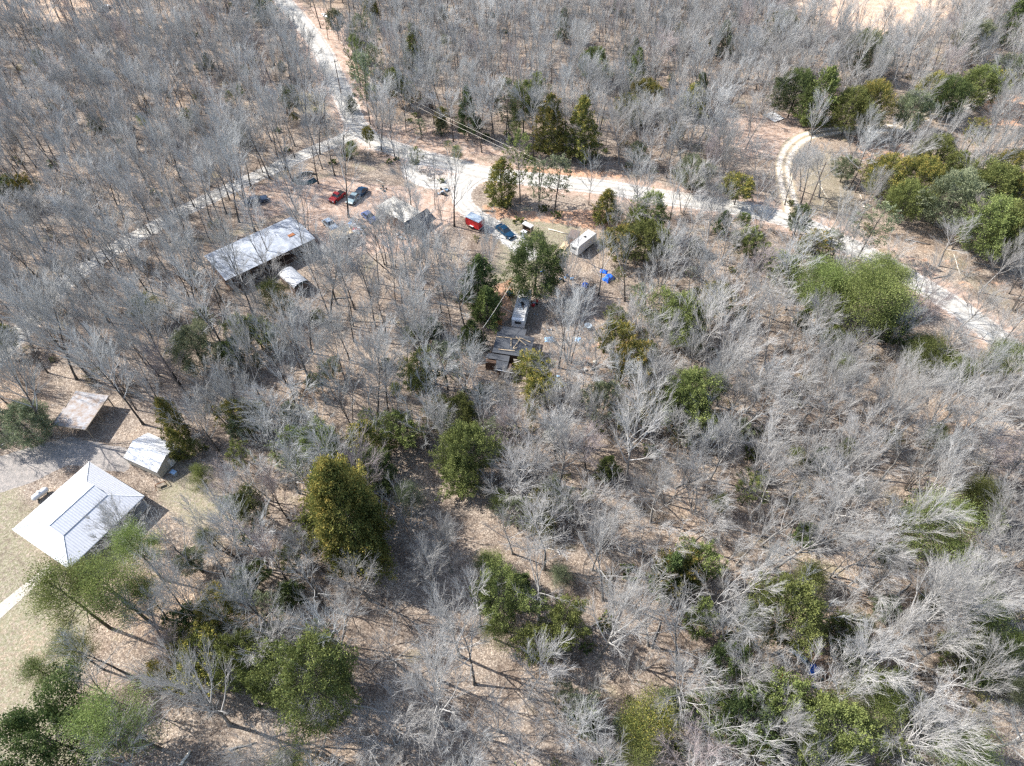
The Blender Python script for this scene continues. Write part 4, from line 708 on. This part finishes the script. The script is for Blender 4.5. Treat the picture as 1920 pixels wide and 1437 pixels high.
# edge 0-1 is the rear; run local x along the length
s_ = empty('camper', 'white camper trailer with cluttered roof parked above the dark roofed cabin', 'camper', (c[0], c[1], 0), a-math.pi/2)
W_, L_r = L, W
body = MB(); prof = [(-L_r/2, .45), (L_r/2-.1, .45), (L_r/2, .9), (L_r/2-.12, 2.5), (L_r/2-.35, 2.72), (-L_r/2+.5, 2.72), (-L_r/2+.12, 2.4), (-L_r/2, 1.3)]
body.prism(prof, -W_/2, W_/2).build('body', M['white'], s_)
MB().box((-.1, 0, 2.75), (L_r-.9, W_-.06, .06)).build('roof', M['mottle'], s_)
MB().box((L_r/2-.04, 0, 1.95), (.1, W_*.5, .5)).build('window', M['glass'], s_); MB().box((L_r/2+.03, 0, .62), (.08, W_-.3, .14)).build('bumper', M['chrome'], s_)
for x_ in (-1.8, .3, 1.8): MB().box((x_, W_/2+.01, 1.7), (.9, .04, .5)).build('window', M['glass'], s_); MB().box((x_+.2, -W_/2-.01, 1.7), (.9, .04, .5)).build('window', M['glass'], s_)
MB().box((-.7, W_/2+.015, 1.4), (.65, .04, 1.8)).build('door', M['silver'], s_)
for x_ in (-.5, .45):
    for sy in (-1, 1): MB().tube([(x_, sy*(W_/2-.28), .36), (x_, sy*(W_/2-.02), .36)], .36, 14).build('wheel', M['black'], s_)
for x_, y_, d in ((-1.2, .1, (.7, .6, .2)), (.4, -.3, (.5, .5, .15)), (1.4, .25, (.4, .4, .12))): MB().box((x_, y_, 2.86), d).build('roof_vent', M['silver'], s_)
MB().box((.1, .1, 2.84), (.8, .6, .1), .6).build('roof_box', M['black'], s_); MB().box((.9, .35, 2.83), (1.1, .25, .08), .2).build('roof_box', M['brown'], s_)
MB().tube([(-L_r/2-1.2, 0, .45), (-L_r/2, .5, .5)], .05).tube([(-L_r/2-1.2, 0, .45), (-L_r/2, -.5, .5)], .05).build('tow_bar', M['black'], s_)
# small camper and brown lean-to by the road
c, a, L, W = rect([(1072, 457), (1088, 466), (1116, 435), (1102, 428)], 2.5)
s_ = empty('camper', 'small white camper with stained roof standing beside a brown shack', 'camper', (c[0], c[1], 0), a-math.pi/2); W_, L_r = L, W
MB().prism([(-L_r/2, .4), (L_r/2, .4), (L_r/2, 2.3), (L_r/2-.2, 2.45), (-L_r/2+.2, 2.45), (-L_r/2, 2.2)], -W_/2, W_/2).build('body', M['white'], s_)
MB().box((0, 0, 2.48), (L_r-.5, W_-.05, .05)).build('roof', M['mottle'], s_); MB().box((L_r/2, 0, 1.7), (.06, W_*.5, .5)).build('window', M['glass'], s_); MB().box((-.4, 0, 2.56), (.4, .4, .12)).build('roof_vent', M['black'], s_)
for sy in (-1, 1): MB().tube([(0, sy*(W_/2-.25), .33), (0, sy*(W_/2-.02), .33)], .33, 12).build('wheel', M['black'], s_)
c, a, L, W = rect([(1061, 442), (1079, 448), (1092, 434), (1074, 431)], 2.3)
s_ = empty('shack', 'flat roofed brown shack touching the small white camper', 'shack', (c[0], c[1], 0), a)
MB().slab([(-L/2, -W/2, 2.2), (L/2, -W/2, 2.3), (L/2, W/2, 2.35), (-L/2, W/2, 2.25)], .08).build('roof', M['dirtbrown'], s_); walls(MB(), L-.3, W-.3, 2.1).build('wall', M['wood'], s_); MB().box((0, -W/2+.12, .95), (.8, .06, 1.8)).build('door', M['rust'], s_)
# roadside booth and white cabinet
c, a, L, W = rect([(978, 420), (995, 428), (1001, 423), (985, 415)], 2.1)
s_ = empty('booth', 'small brown booth with white flat roof open towards the driveway', 'booth', (c[0], c[1], 0), a)
MB().box((0, 0, 2.1), (L, W, .1)).build('roof', M['mottle'], s_); MB().box((-L/2+.1, 0, 1.02), (.08, W-.2, 2.04)).box((L/2-.1, 0, 1.02), (.08, W-.2, 2.04)).box((0, W/2-.1, 1.02), (L-.3, .08, 2.04)).build('wall', M['wood'], s_)
MB().box((0, 0, .9), (L-.4, .5, .08)).build('shelf', M['brown'], s_)
p = G(982, 447); s_ = empty('cabinet', 'tall white cabinet standing in front of the small booth', 'cabinet', (p[0], p[1], 0), a)
MB().box((0, 0, .85), (.95, .8, 1.6)).build('case', M['white'], s_); MB().box((0, -.42, .9), (.85, .05, 1.4)).build('door', M['silver'], s_); MB().box((0, 0, 1.68), (1.05, .9, .06)).build('lid', M['shedroof'], s_)
# red cargo trailer
p = G(891, 425); a = G(900, 428)-G(885, 421); s_ = empty('cargo_trailer', 'red enclosed cargo trailer with white roof parked beside the yard driveway', 'trailer', (p[0], p[1], 0), math.atan2(a[1], a[0]))
MB().prism([(-1.7, .45), (1.7, .45), (1.7, 2.25), (-1.5, 2.25), (-1.75, 1.9)], -.95, .95).build('body', M['red'], s_)
MB().slab([(-1.7, -1, 2.32), (1.75, -1, 2.32), (1.75, 1, 2.32), (-1.7, 1, 2.32)], .06).build('roof', M['silver'], s_); MB().box((1.72, 0, .5), (.05, 1.9, .12)).build('bumper', M['white'], s_); MB().box((1.72, 0, 1.35), (.04, 1.6, 1.5)).build('ramp_door', M['red'], s_)
for sy in (-1, 1):
    MB().tube([(-.1, sy*.97, .33), (-.1, sy*1.15, .33)], .33, 14).build('wheel', M['black'], s_); MB().box((-.1, sy*1.05, .74), (.9, .24, .05)).build('fender', M['white'], s_)
MB().tube([(-1.7, .5, .45), (-2.8, 0, .42)], .05).tube([(-1.7, -.5, .45), (-2.8, 0, .42)], .05).build('tow_bar', M['black'], s_)
# ---------------------------------------------------------------- cars
def car(label, px, py, tox, toy, paint, glass=None, L=4.6, hood=True, name='parked_car', cat='car', pickup=False):
    p = G(px, py); d = G(px+tox, py+toy)-p; s = empty(name, label, cat, (p[0], p[1], 0), math.atan2(d[1], d[0]))
    h = L/2; w_ = .88; gl = M['glass']
    ins = lambda z: .10 if z > .75 else (.05 if z < .3 else 0)
    MB().prism([(-h, .3), (-h+.1, .22), (h-.1, .22), (h, .32), (h-.02, .62), (h-.25, .78), (h*.36, .90), (-h*.62, .92), (-h+.12, .86), (-h, .66)], -w_, w_, ins).build('body', paint, s, False)
    if pickup:
        MB().prism([(h*.34, .88), (h*.12, 1.42), (-h*.12, 1.42), (-h*.16, .88)], -.8, .8, lambda z: .14 if z > 1 else 0).build('cabin_glass', gl, s); MB().box((0, 0, 1.45), (.75, 1.3, .05)).build('roof', paint, s); MB().box((-h*.58, 0, .935), (h*.7, 1.4, .02)).build('load_bed', M['black'], s)
    else:
        MB().prism([(h*.40, .88), (h*.10, 1.38), (-h*.42, 1.38), (-h*.74, .90)], -.80, .80, lambda z: .17 if z > 1 else 0).build('cabin_glass', gl, s)
        MB().slab([(h*.10, -.62, 1.42), (h*.10, .62, 1.42), (-h*.42, .62, 1.42), (-h*.42, -.62, 1.42)][::-1], .05).build('roof', paint, s)
        pl = MB()
        for sy in (-1, 1):
            pl.tube([(h*.40, sy*.8, .9), (h*.10, sy*.64, 1.39)], .035, 4).tube([(-h*.42, sy*.64, 1.39), (-h*.74, sy*.8, .91)], .04, 4).tube([(-h*.14, sy*.8, .9), (-h*.14, sy*.65, 1.39)], .035, 4)
        pl.build('pillar', paint, s)
    for sx in (-1, 1):
        for sy in (-1, 1):
            wv = MB().tube([(sx*h*.62, sy*.70, .32), (sx*h*.62, sy*.895, .32)], .32, 14).build('wheel', M['black'], s); MB().tube([(sx*h*.62, sy*.88, .32), (sx*h*.62, sy*.905, .32)], .19, 10).build('rim', M['chrome'], wv)
    for sy in (-1, 1):
        MB().box((h-.03, sy*.62, .60), (.08, .34, .13)).build('headlight', M['white'], s); MB().box((-h+.02, sy*.66, .68), (.06, .28, .14)).build('taillight', M['red'], s); MB().box((h*.30, sy*.95, .95), (.12, .14, .1)).build('mirror', paint, s)
    MB().box((h+.02, 0, .40), (.08, 1.6, .16)).build('bumper', M['black'], s); MB().box((-h-.02, 0, .42), (.08, 1.6, .16)).build('bumper', M['black'], s)
    return s
car('dark blue car parked on the yard driveway below the red cargo trailer', 947, 438, 13, 11, M['blue'], L=4.8)
car('red pickup truck in the yard left of the two parked cars', 633, 373, -12, 9, mat('worn red paint', (.36, .03, .03), .5, noise=.3), L=4.0, pickup=True, cat='pickup', name='pickup_truck')
car('pale car with dark windows parked beside the red pickup', 664, 376, -11, 12, mat('pale green paint', (.30, .38, .38), .3, .2, spec=.5), L=4.0)
car('blue car parked just behind the pale car in the yard', 676, 366, -11, 12, M['blue'], L=4.0)
car('silver car parked at the corner of the plywood lean-to', 620, 425, 10, 9, M['silver'], L=4.0)
car('dark blue-grey car in tree shade above the long mobile home', 482, 380, 12, -3, mat('slate paint', (.06, .085, .13), .3, .2, spec=.5), L=4.8)
car('dark blue car half hidden by branches left of the yard barn', 693, 411, 10, 9, mat('dull blue paint', (.09, .12, .24), .5), L=4.0)
car('small white car at the top left beyond the woods', 196, 19, 8, -5, M['white'], L=4.6)
# collapsed round pool wall
p = G(575, 336); s_ = empty('pool_liner', 'collapsed dark teal pool wall curled on the ground left of the red pickup', 'pool wall', (p[0], p[1], 0), .3)
th = np.linspace(.6, 5.6, 22); m1 = MB()
for t0, t1 in zip(th[:-1], th[1:]):
    r0 = 2.3; o0, o1 = (1.6+.9*abs(math.sin(t0))), (1.6+.9*abs(math.sin(t1)))
    m1.slab([(2.1*math.cos(t0), 1.7*math.sin(t0), .75), (2.1*math.cos(t1), 1.7*math.sin(t1), .75), (2.9*math.cos(t1), 2.4*math.sin(t1), .12+.1*math.sin(3*t1)), (2.9*math.cos(t0), 2.4*math.sin(t0), .12+.1*math.sin(3*t0))], .05)
m1.build('wall', M['dkgreen'], s_); MB().tube([(2.1*math.cos(t), 1.7*math.sin(t), .78) for t in th], .06, 5).build('rim', M['silver'], s_)
# ---------------------------------------------------------------- poles and wires
def pole(px, py, h, label, arm=True, r=.14):
    p = G(px, py); s = empty('utility_pole', label, 'utility pole', (p[0], p[1], 0)); MB().tube([(0, 0, -.2), (0, 0, h)], [r, r*.65], 8).build('shaft', M['wood'] if False else M['dirtbrown'], s)
    if arm:
        MB().box((0, 0, h-.5), (1.6, .1, .12), .5).build('crossarm', M['wood'], s)
        for k in (-1, 0, 1): MB().tube([(k*.7*math.cos(.5), k*.7*math.sin(.5), h-.44), (k*.7*math.cos(.5), k*.7*math.sin(.5), h-.2)], .05, 6).build('insulator', M['silver'], s)
    return np.array([p[0], p[1], h])
P1 = pole(1603, 361, 9.2, 'tall bare wooden utility pole in the clearing right of the dirt track', False); P2_ = pole(1514, 391, 11.0, 'dark utility pole beside the foot of the dirt track')
P3 = pole(788, 247, 8.0, 'short utility pole by the brush above the road bend', False, .1); P4 = pole(640, 178, 9.0, 'utility pole at the left edge of the upper white gravel road'); P5 = pole(1010, 372, 9.0, 'utility pole among the cedars beside the road junction')
P6 = pole(908, 668, 7.0, 'utility pole standing left of the dark roofed cabin', False, .1)
def wire(a, b, label, sag=.7, r=.022, m='palewood'):
    t = np.linspace(0, 1, 18)[:, None]; pts = np.array(a)*(1-t)+np.array(b)*t; pts[:, 2] -= (4*sag*t*(1-t))[:, 0]
    tag(MB().tube(pts, r, 4).build('power_line', M[m], None), label, 'wire')
o_ = np.array([.6, .35, -.35])
wire(P4+o_, P5+o_, 'upper pale power line running above the road bend to the cedars'); wire(P4-o_*[1, 1, -1], P5-o_*[1, 1, -1], 'lower pale power line running above the road bend to the cedars')
wire(P5+o_, P2_+o_, 'power line from the road junction to the dirt track pole', 1.2, .016, 'brown')
wire(G(966, 520, 7.5), P6, 'pale service wire passing left of the white camper', .3, .04)
wire(G(939, 574, 5.5), G(964, 589, 2.6), 'short pale wire reaching to the rear corner of the white camper', .1, .035)
# ---------------------------------------------------------------- yard things
def propane():
    p = G(80, 931); q = G(88, 925)-G(70, 938); s = empty('propane_tank', 'white propane tank lying on its stand beside the metal roofed house', 'propane tank', (p[0], p[1], 0), math.atan2(q[1], q[0]))
    xs_ = [-1.25, -1.2, -1.05, -.85, .85, 1.05, 1.2, 1.25]; rs = [.02, .2, .38, .46, .46, .38, .2, .02]
    MB().tube([(x, 0, .75) for x in xs_], rs, 16).build('tank', M['shedroof'], s, True); MB().tube([(0, 0, 1.15), (0, 0, 1.38)], .16, 10).build('valve_dome', M['white'], s)
    for k in (-1, 1): MB().box((k*.7, 0, .18), (.16, .7, .36)).build('support', M['dkgreen'], s)
propane()
def slats():
    c, a, L, W = rect([(1432, 217), (1455, 231), (1469, 221), (1447, 208)], .2); s = empty('pallet_stack', 'stack of white slats laid out in the clearing above the dirt track', 'slats', (c[0], c[1], 0), a)
    for k in range(9): MB().box((-L/2+L*(k+.5)/9, 0, .22), (L/9*.62, W, .05), random.gauss(0, .03)).build('slat', M['white'], s)
    for k in (-1, 0, 1): MB().box((0, k*W*.38, .12), (L, .15, .14)).build('bearer', M['palewood'], s)
slats()
def log(a, b, label, r=.12, m='wood', cat='log', nm='fallen_log'):
    A_, B_ = G(*a), G(*b); c = (A_+B_)/2; d = B_-A_; L = np.linalg.norm(d); o = MB().tube([(-L/2, 0, 0), (-L/6, .05, .02), (L/5, -.04, 0), (L/2, .03, 0)], [r, r*.95, r*.85, r*.7], 8).build(nm, M[m], None, True); o.location = (c[0], c[1], r); o.rotation_euler[2] = math.atan2(d[1], d[0]); tag(o, label, cat)
def plank(a, b, label, w_=.3, m='palewood', z=.05, t=.06):
    A_, B_ = G(*a), G(*b); c = (A_+B_)/2; d = B_-A_; o = MB().box((0, 0, 0), (np.linalg.norm(d), w_, t)).build('plank', M[m], None); o.location = (c[0], c[1], z); o.rotation_euler[2] = math.atan2(d[1], d[0]); tag(o, label, 'plank')
log((340, 1436), (358, 1408), 'sawn log lying on the leaves at the bottom edge left of centre', .2, 'palewood')
log((1028, 431), (1064, 440), 'long pale pole lying in the grass left of the brown shack', .14, 'palewood'); log((903, 396), (928, 398), 'grey log lying right of the driveway below the junction', .2)
log((915, 385), (930, 397), 'pale thin log leaning across the grey log near the junction', .1, 'palewood')
log((1628, 474), (1654, 486), 'white fallen branch beside the lower right road', .08, 'palewood'); log((1788, 478), (1800, 515), 'pale branch lying in the clearing right of the road', .07, 'palewood')
log((728, 889), (740, 916), 'left of two pale fallen saplings right of the big golden cedar', .06, 'palewood'); log((738, 892), (748, 920), 'right of two pale fallen saplings right of the big golden cedar', .05, 'palewood')
log((1535, 346), (1552, 372), 'yellowish fallen pole in the clearing left of the tall utility pole', .06, 'palewood'); log((1592, 378), (1583, 392), 'short golden fallen pole below the tall utility pole', .06, 'ply'); log((1612, 366), (1617, 376), 'short white post lying right of the tall utility pole', .08, 'palewood'); log((1665, 376), (1688, 392), 'pale fallen trunk under the leaning cedar trunks', .08, 'palewood')
log((705, 338), (722, 345), 'pale fallen stick above the yard barn', .09, 'palewood'); log((760, 250), (778, 240), 'curved dead branch lying in the brush above the road bend', .08)
plank((1482, 1217), (1512, 1240), 'grey weathered plank laid on the shaded camp ground at the lower right', .7, 'silver'); plank((1512, 1241), (1533, 1262), 'dark green plank continuing the grey plank at the camp', .5, 'dkgreen')
plank((1053, 470), (1064, 456), 'pale plywood sheet propped by the brown shack', 1.3, 'ply', .25); plank((1493, 1270), (1515, 1296), 'tan bare pole lying below the camp planks', .16, 'ply')
for x, y, an, L_ in ((1720, 455, -20, 5), (1765, 520, 15, 4), (1850, 500, -30, 5), (1700, 395, -35, 5), (1290, 905, 25, 5), (1400, 1000, -15, 6), (1575, 1010, 10, 5), (1690, 1110, 35, 4), (1480, 880, -40, 5), (1010, 1000, 20, 4), (700, 1330, -10, 5), (560, 1330, 40, 3), (455, 1400, 15, 3), (1230, 1190, 65, 4), (1100, 1380, -25, 4), (640, 560, 10, 4), (705, 640, -30, 4), (560, 720, 20, 4)):
    p = G(x, y); o = MB().tube([(-L_/2, 0, 0), (-L_/6, .08, .02), (L_/5, -.06, .0), (L_/2, .05, .02)], [.13, .12, .1, .06], 7).build('fallen_log', M['trunkp'], None, True); o.location = (p[0], p[1], .12); o.rotation_euler[2] = math.radians(an); o['category'] = 'log'; o['group'] = 'fallen logs on the forest floor'; TREES.append((o, x, y, 1, 'grey', 'log'))
def pile(px, py, r, kinds, label, cat='junk pile', name='junk_pile', nn=9, hmax=.6):
    p = G(px, py); s = empty(name, label, cat, (p[0], p[1], 0), random.uniform(0, 3))
    for i in range(nn):
        m_ = M[random.choice(kinds)]; a = random.uniform(0, 6.28); q = r*math.sqrt(random.random()); h_ = random.uniform(.12, hmax); d = (random.uniform(.3, .9)*r*.6, random.uniform(.25, .6)*r*.6, h_)
        nm = random.choice(['box', 'panel', 'bin']); mb = MB()
        if nm == 'bin': mb.tube([(0, 0, 0), (0, 0, h_)], [d[1]*.5, d[1]*.6], 10)
        elif nm == 'panel': mb.box((0, 0, h_*.5), (d[0]*1.3, d[1]*1.2, .05), 0, random.uniform(-.4, .4))
        else: mb.box((0, 0, h_/2), d).box((0, 0, h_+.015), (d[0]+.06, d[1]+.06, .04))
        o = mb.build(nm, m_, s); o.location = (q*math.cos(a), q*math.sin(a), .01+.004*i); o.rotation_euler[2] = random.uniform(0, 3)
    return s
def tarp(px, py, r, m, label, h_=.5, cat='tarp'):
    p = G(px, py); k = 12; P_ = []; 
    for j in range(k+1):
        for i in range(k+1):
            x, y = (i/k-.5)*2, (j/k-.5)*2; e = max(abs(x), abs(y)); z = h_*max(0, 1-e**3)*(1+.25*math.sin(4*x+py)*math.cos(3*y+px)); P_.append((x*r*(1+.1*math.sin(5*y)), y*r*.75*(1+.12*math.sin(4*x)), .03+z))
    mb = MB().add(P_, [(j*(k+1)+i, j*(k+1)+i+1, (j+1)*(k+1)+i+1, (j+1)*(k+1)+i) for j in range(k) for i in range(k)]); o = mb.build('tarp', M[m], None, True); o.location = (p[0], p[1], 0); o.rotation_euler[2] = random.uniform(0, 3); tag(o, label, cat)
pile(662, 427, 2.2, ['white', 'silver', 'white', 'chrome', 'red', 'lbl'], 'pile of white and silver scrap behind the plywood lean-to', nn=16)
pile(676, 433, 1.6, ['silver', 'white', 'black'], 'low heap of grey scrap right of the plywood lean-to', nn=9)
pile(712, 407, .9, ['lime', 'rust', 'white', 'lbl'], 'small heap of junk with a lime green item left of the barn', nn=7)
pile(720, 432, 1.2, ['rust', 'orange', 'rust'], 'orange rusty scrap on the ground below the barn', nn=6, hmax=.3)
pile(748, 446, 1.3, ['white', 'silver', 'palewood'], 'scatter of white scrap lower right of the barn', nn=7, hmax=.3)
pile(718, 356, .9, ['black', 'dkgreen'], 'small black heap above the barn', nn=5, hmax=.7)
pile(826, 362, 1.8, ['lbl', 'silver', 'dkgreen', 'black'], 'blue-grey heap of tree cuttings and scrap left of the gravel loop', nn=12, hmax=.5)
pile(1062, 526, 1.2, ['black', 'blue', 'lbl'], 'dark heap under the big cedar right of the camper', nn=7, hmax=.8)
pile(1000, 570, .9, ['red', 'black', 'silver', 'rust'], 'red and black clutter along the shaded side of the camper', nn=8)
pile(1004, 592, .45, ['white', 'silver'], 'white tub standing at the rear corner of the camper', nn=2, hmax=.5)
pile(1110, 690, 1.4, ['palewood', 'black', 'brown'], 'dark odds and ends on the bare ground right of the cabin', nn=8, hmax=.3)
pile(1052, 712, .9, ['lbl', 'silver', 'white'], 'pale blue clutter on the ground below the cabin clearing', nn=6, hmax=.3)
pile(1032, 620, .7, ['white', 'silver', 'brown'], 'white bucket and scraps right of the cabin roof', nn=5, hmax=.4)
pile(1462, 1234, .8, ['lbl', 'blue', 'white'], 'small blue and white camp items in tree shade at the lower right', nn=6, hmax=.35)
pile(1464, 1262, .7, ['red', 'black', 'brown'], 'red and black camp chair heap at the lower right camp', nn=5, hmax=.5)
pile(1522, 1285, .5, ['white', 'silver'], 'small white bin below the lower right camp', nn=3, hmax=.4)
pile(1540, 1268, .8, ['dkgreen', 'black', 'brown'], 'dark green bags beside the blue cover at the lower right camp', nn=5, hmax=.4)
pile(1540, 1300, .8, ['brown', 'purple'], 'purplish brush scraps at the bottom of the lower right camp', nn=4, hmax=.3)
pile(615, 28, 2.2, ['white', 'stone'], 'white rubble dumped at the right of the upper gravel road', 'rubble', 'rubble_pile', 9, .5)
pile(470, 22, 2.0, ['white', 'silver'], 'white scrap glinting through trees left of the upper gravel road', nn=5)
pile(1622, 385, 1.0, ['stone', 'palewood', 'silver'], 'grey rubble beside the path below the tall utility pole', 'rubble', 'rubble_pile', 7, .4)
pile(1048, 1060-26, .5, ['stone', 'white'], 'small pale rubble by the shrub below centre', 'rubble', 'rubble_pile', 4, .3)
pile(932, 1065, .7, ['stone', 'white'], 'white rock by the green shrub right of the big cedar shadow', 'rubble', 'rubble_pile', 3, .5)
tarp(1141, 523, 1.1, 'tarp', 'bright blue tarp heap under bare trees right of the big cedar', .8); tarp(1132, 510, .7, 'tarp', 'smaller bright blue tarp above the large one', .3); tarp(1097, 535, .7, 'tarp', 'small bright blue tarp left of the large tarp heap', .4)
tarp(1030, 637, .8, 'lbl', 'faded blue tarp on the ground right of the cabin', .15); tarp(1083, 637, .6, 'lbl', 'pale crumpled sheet further right of the cabin clearing', .12); tarp(1526, 1257, .75, 'tarp', 'bright blue cover on camp gear at the lower right', .5)
tarp(935, 604, .8, 'orange', 'rust orange heap between the camper and cabin', .5, 'dirt heap')
tarp(1018, 509, .5, 'tarp', 'scrap of blue tarp seen through the big cedar', .3)
# chairs, table and a satellite dish in the cabin clearing
p = G(1102, 615); s_ = empty('satellite_dish', 'round grey satellite dish on the ground right of the cabin', 'satellite dish', (p[0], p[1], 0), .7)
k = 14; V_ = [(0, 0, .45)]+[(r_*math.cos(t), r_*math.sin(t), .45+r_*r_*.35) for r_ in (.35, .7) for t in np.arange(k)*6.283/k]
MB().add(V_, [(0, 1+i, 1+(i+1) % k) for i in range(k)]+[(1+i, 1+k+i, 1+k+(i+1) % k, 1+(i+1) % k) for i in range(k)]).build('dish', M['silver'], s_, True); MB().tube([(0, 0, 0), (0, 0, .45)], .05).build('mount', M['black'], s_); MB().tube([(.6, 0, .6), (0, 0, 1.0)], .02, 4).build('feed_arm', M['black'], s_)
p = G(956, 556); s_ = empty('rack', 'small dark metal rack in the grass left of the camper', 'rack', (p[0], p[1], 0), .2)
for sx in (-1, 1):
    for sy in (-1, 1): MB().box((sx*.5, sy*.35, .55), (.05, .05, 1.1)).build('leg', M['black'], s_)
for z in (.4, 1.08): MB().box((0, 0, z), (1.1, .8, .04)).build('shelf', M['dkgreen'], s_)

# ---------------------------------------------------------------- a label of its own for every tree
LM = [(145, 960, 'the metal roofed house'), (290, 850, 'the white garden shed'), (150, 770, 'the leafy carport roof'), (480, 470, 'the long mobile home'), (548, 520, 'the ribbed metal shed'), (637, 438, 'the plywood lean-to'), (745, 395, 'the yard barn'), (655, 372, 'the red pickup'),
 (891, 413, 'the red cargo trailer'), (950, 438, 'the dark blue car'), (985, 430, 'the white roofed booth'), (1095, 448, 'the small stained camper'), (978, 570, 'the white camper'), (955, 650, 'the dark roofed cabin'), (1140, 522, 'the bright blue tarp'), (1095, 640, 'the cabin clearing'),
 (640, 960, 'the big golden cedar'), (820, 1030, 'the big cedar shadow'), (1448, 219, 'the stack of white slats'), (1603, 330, 'the tall utility pole'), (1475, 320, 'the dirt track'), (1500, 1240, 'the blue camp gear'), (345, 1425, 'the sawn log at the bottom edge'), (50, 1130, 'the concrete path'),
 (610, 110, 'the upper white gravel road'), (850, 330, 'the road junction'), (1250, 372, 'the middle road stretch'), (1620, 475, 'the road right of centre'), (1830, 600, 'the lower right road'), (1620, 570, 'the bright green pine clump'), (1640, 20, 'the tan field at the top'), (420, 360, 'the tree shaded left driveway'),
 (60, 600, 'the left edge driveway'), (575, 336, 'the collapsed pool wall'), (1270, 760, 'the dark cedars right of centre'), (1747, 1000, 'the pale pine on the right'), (1475, 1150, 'the olive cedar above the camp'), (945, 1115, 'the bright cedar below centre'), (213, 1355, 'the bottom left pine'), (1060, 235, 'the twin golden cedars'),
 (10, 10, 'the photo\'s top left corner'), (1910, 10, 'the photo\'s top right corner'), (10, 1430, 'the photo\'s bottom left corner'), (1910, 1430, 'the photo\'s bottom right corner'), (960, 5, 'the middle of the top edge'), (960, 1432, 'the middle of the bottom edge'), (1915, 850, 'the middle of the right edge'), (5, 350, 'the left edge near the top'), (1550, 880, 'the whitish right hand wood'), (250, 200, 'the grey wood at the upper left'), (1200, 60, 'the upper grey wood'), (1300, 1432, 'the bottom edge\'s right half')]
lm = np.array([(a, b) for a, b, _ in LM], float); ORD = ['nearest', 'second nearest', 'third nearest', 'fourth nearest', 'fifth nearest', 'sixth nearest', 'seventh nearest', 'eighth nearest', 'ninth nearest', 'tenth nearest', 'eleventh nearest', 'twelfth nearest']
buck = {}
for r, x, y, R, tone, kd in TREES:
    d = np.hypot(lm[:, 0]-x, lm[:, 1]-y); d[d < 12] = 1e9; i = int(np.argmin(d)); dx, dy = x-lm[i, 0], y-lm[i, 1]; sec = ['right of', 'below and right of', 'below', 'below and left of', 'left of', 'above and left of', 'above', 'above and right of'][int(round(math.atan2(dy, dx)/(math.pi/4))) % 8]
    buck.setdefault((i, sec, tone, kd), []).append((d[i], r))
for (i, sec, tone, kd), L_ in buck.items():
    L_.sort(key=lambda q: q[0])
    for k, (d, r) in enumerate(L_):
        nm = {'bare': 'leafless %s tree' % tone, 'log': 'grey fallen log', 'cedar': '%s cedar' % tone, 'pine': '%s pine' % tone, 'holly': '%s broadleaf evergreen' % tone}[kd]
        r['label'] = '%s %s %s' % (nm, sec, LM[i][2]) if len(L_) == 1 else '%s %s, %s %s' % (nm, ORD[min(k, 11)], sec, LM[i][2])
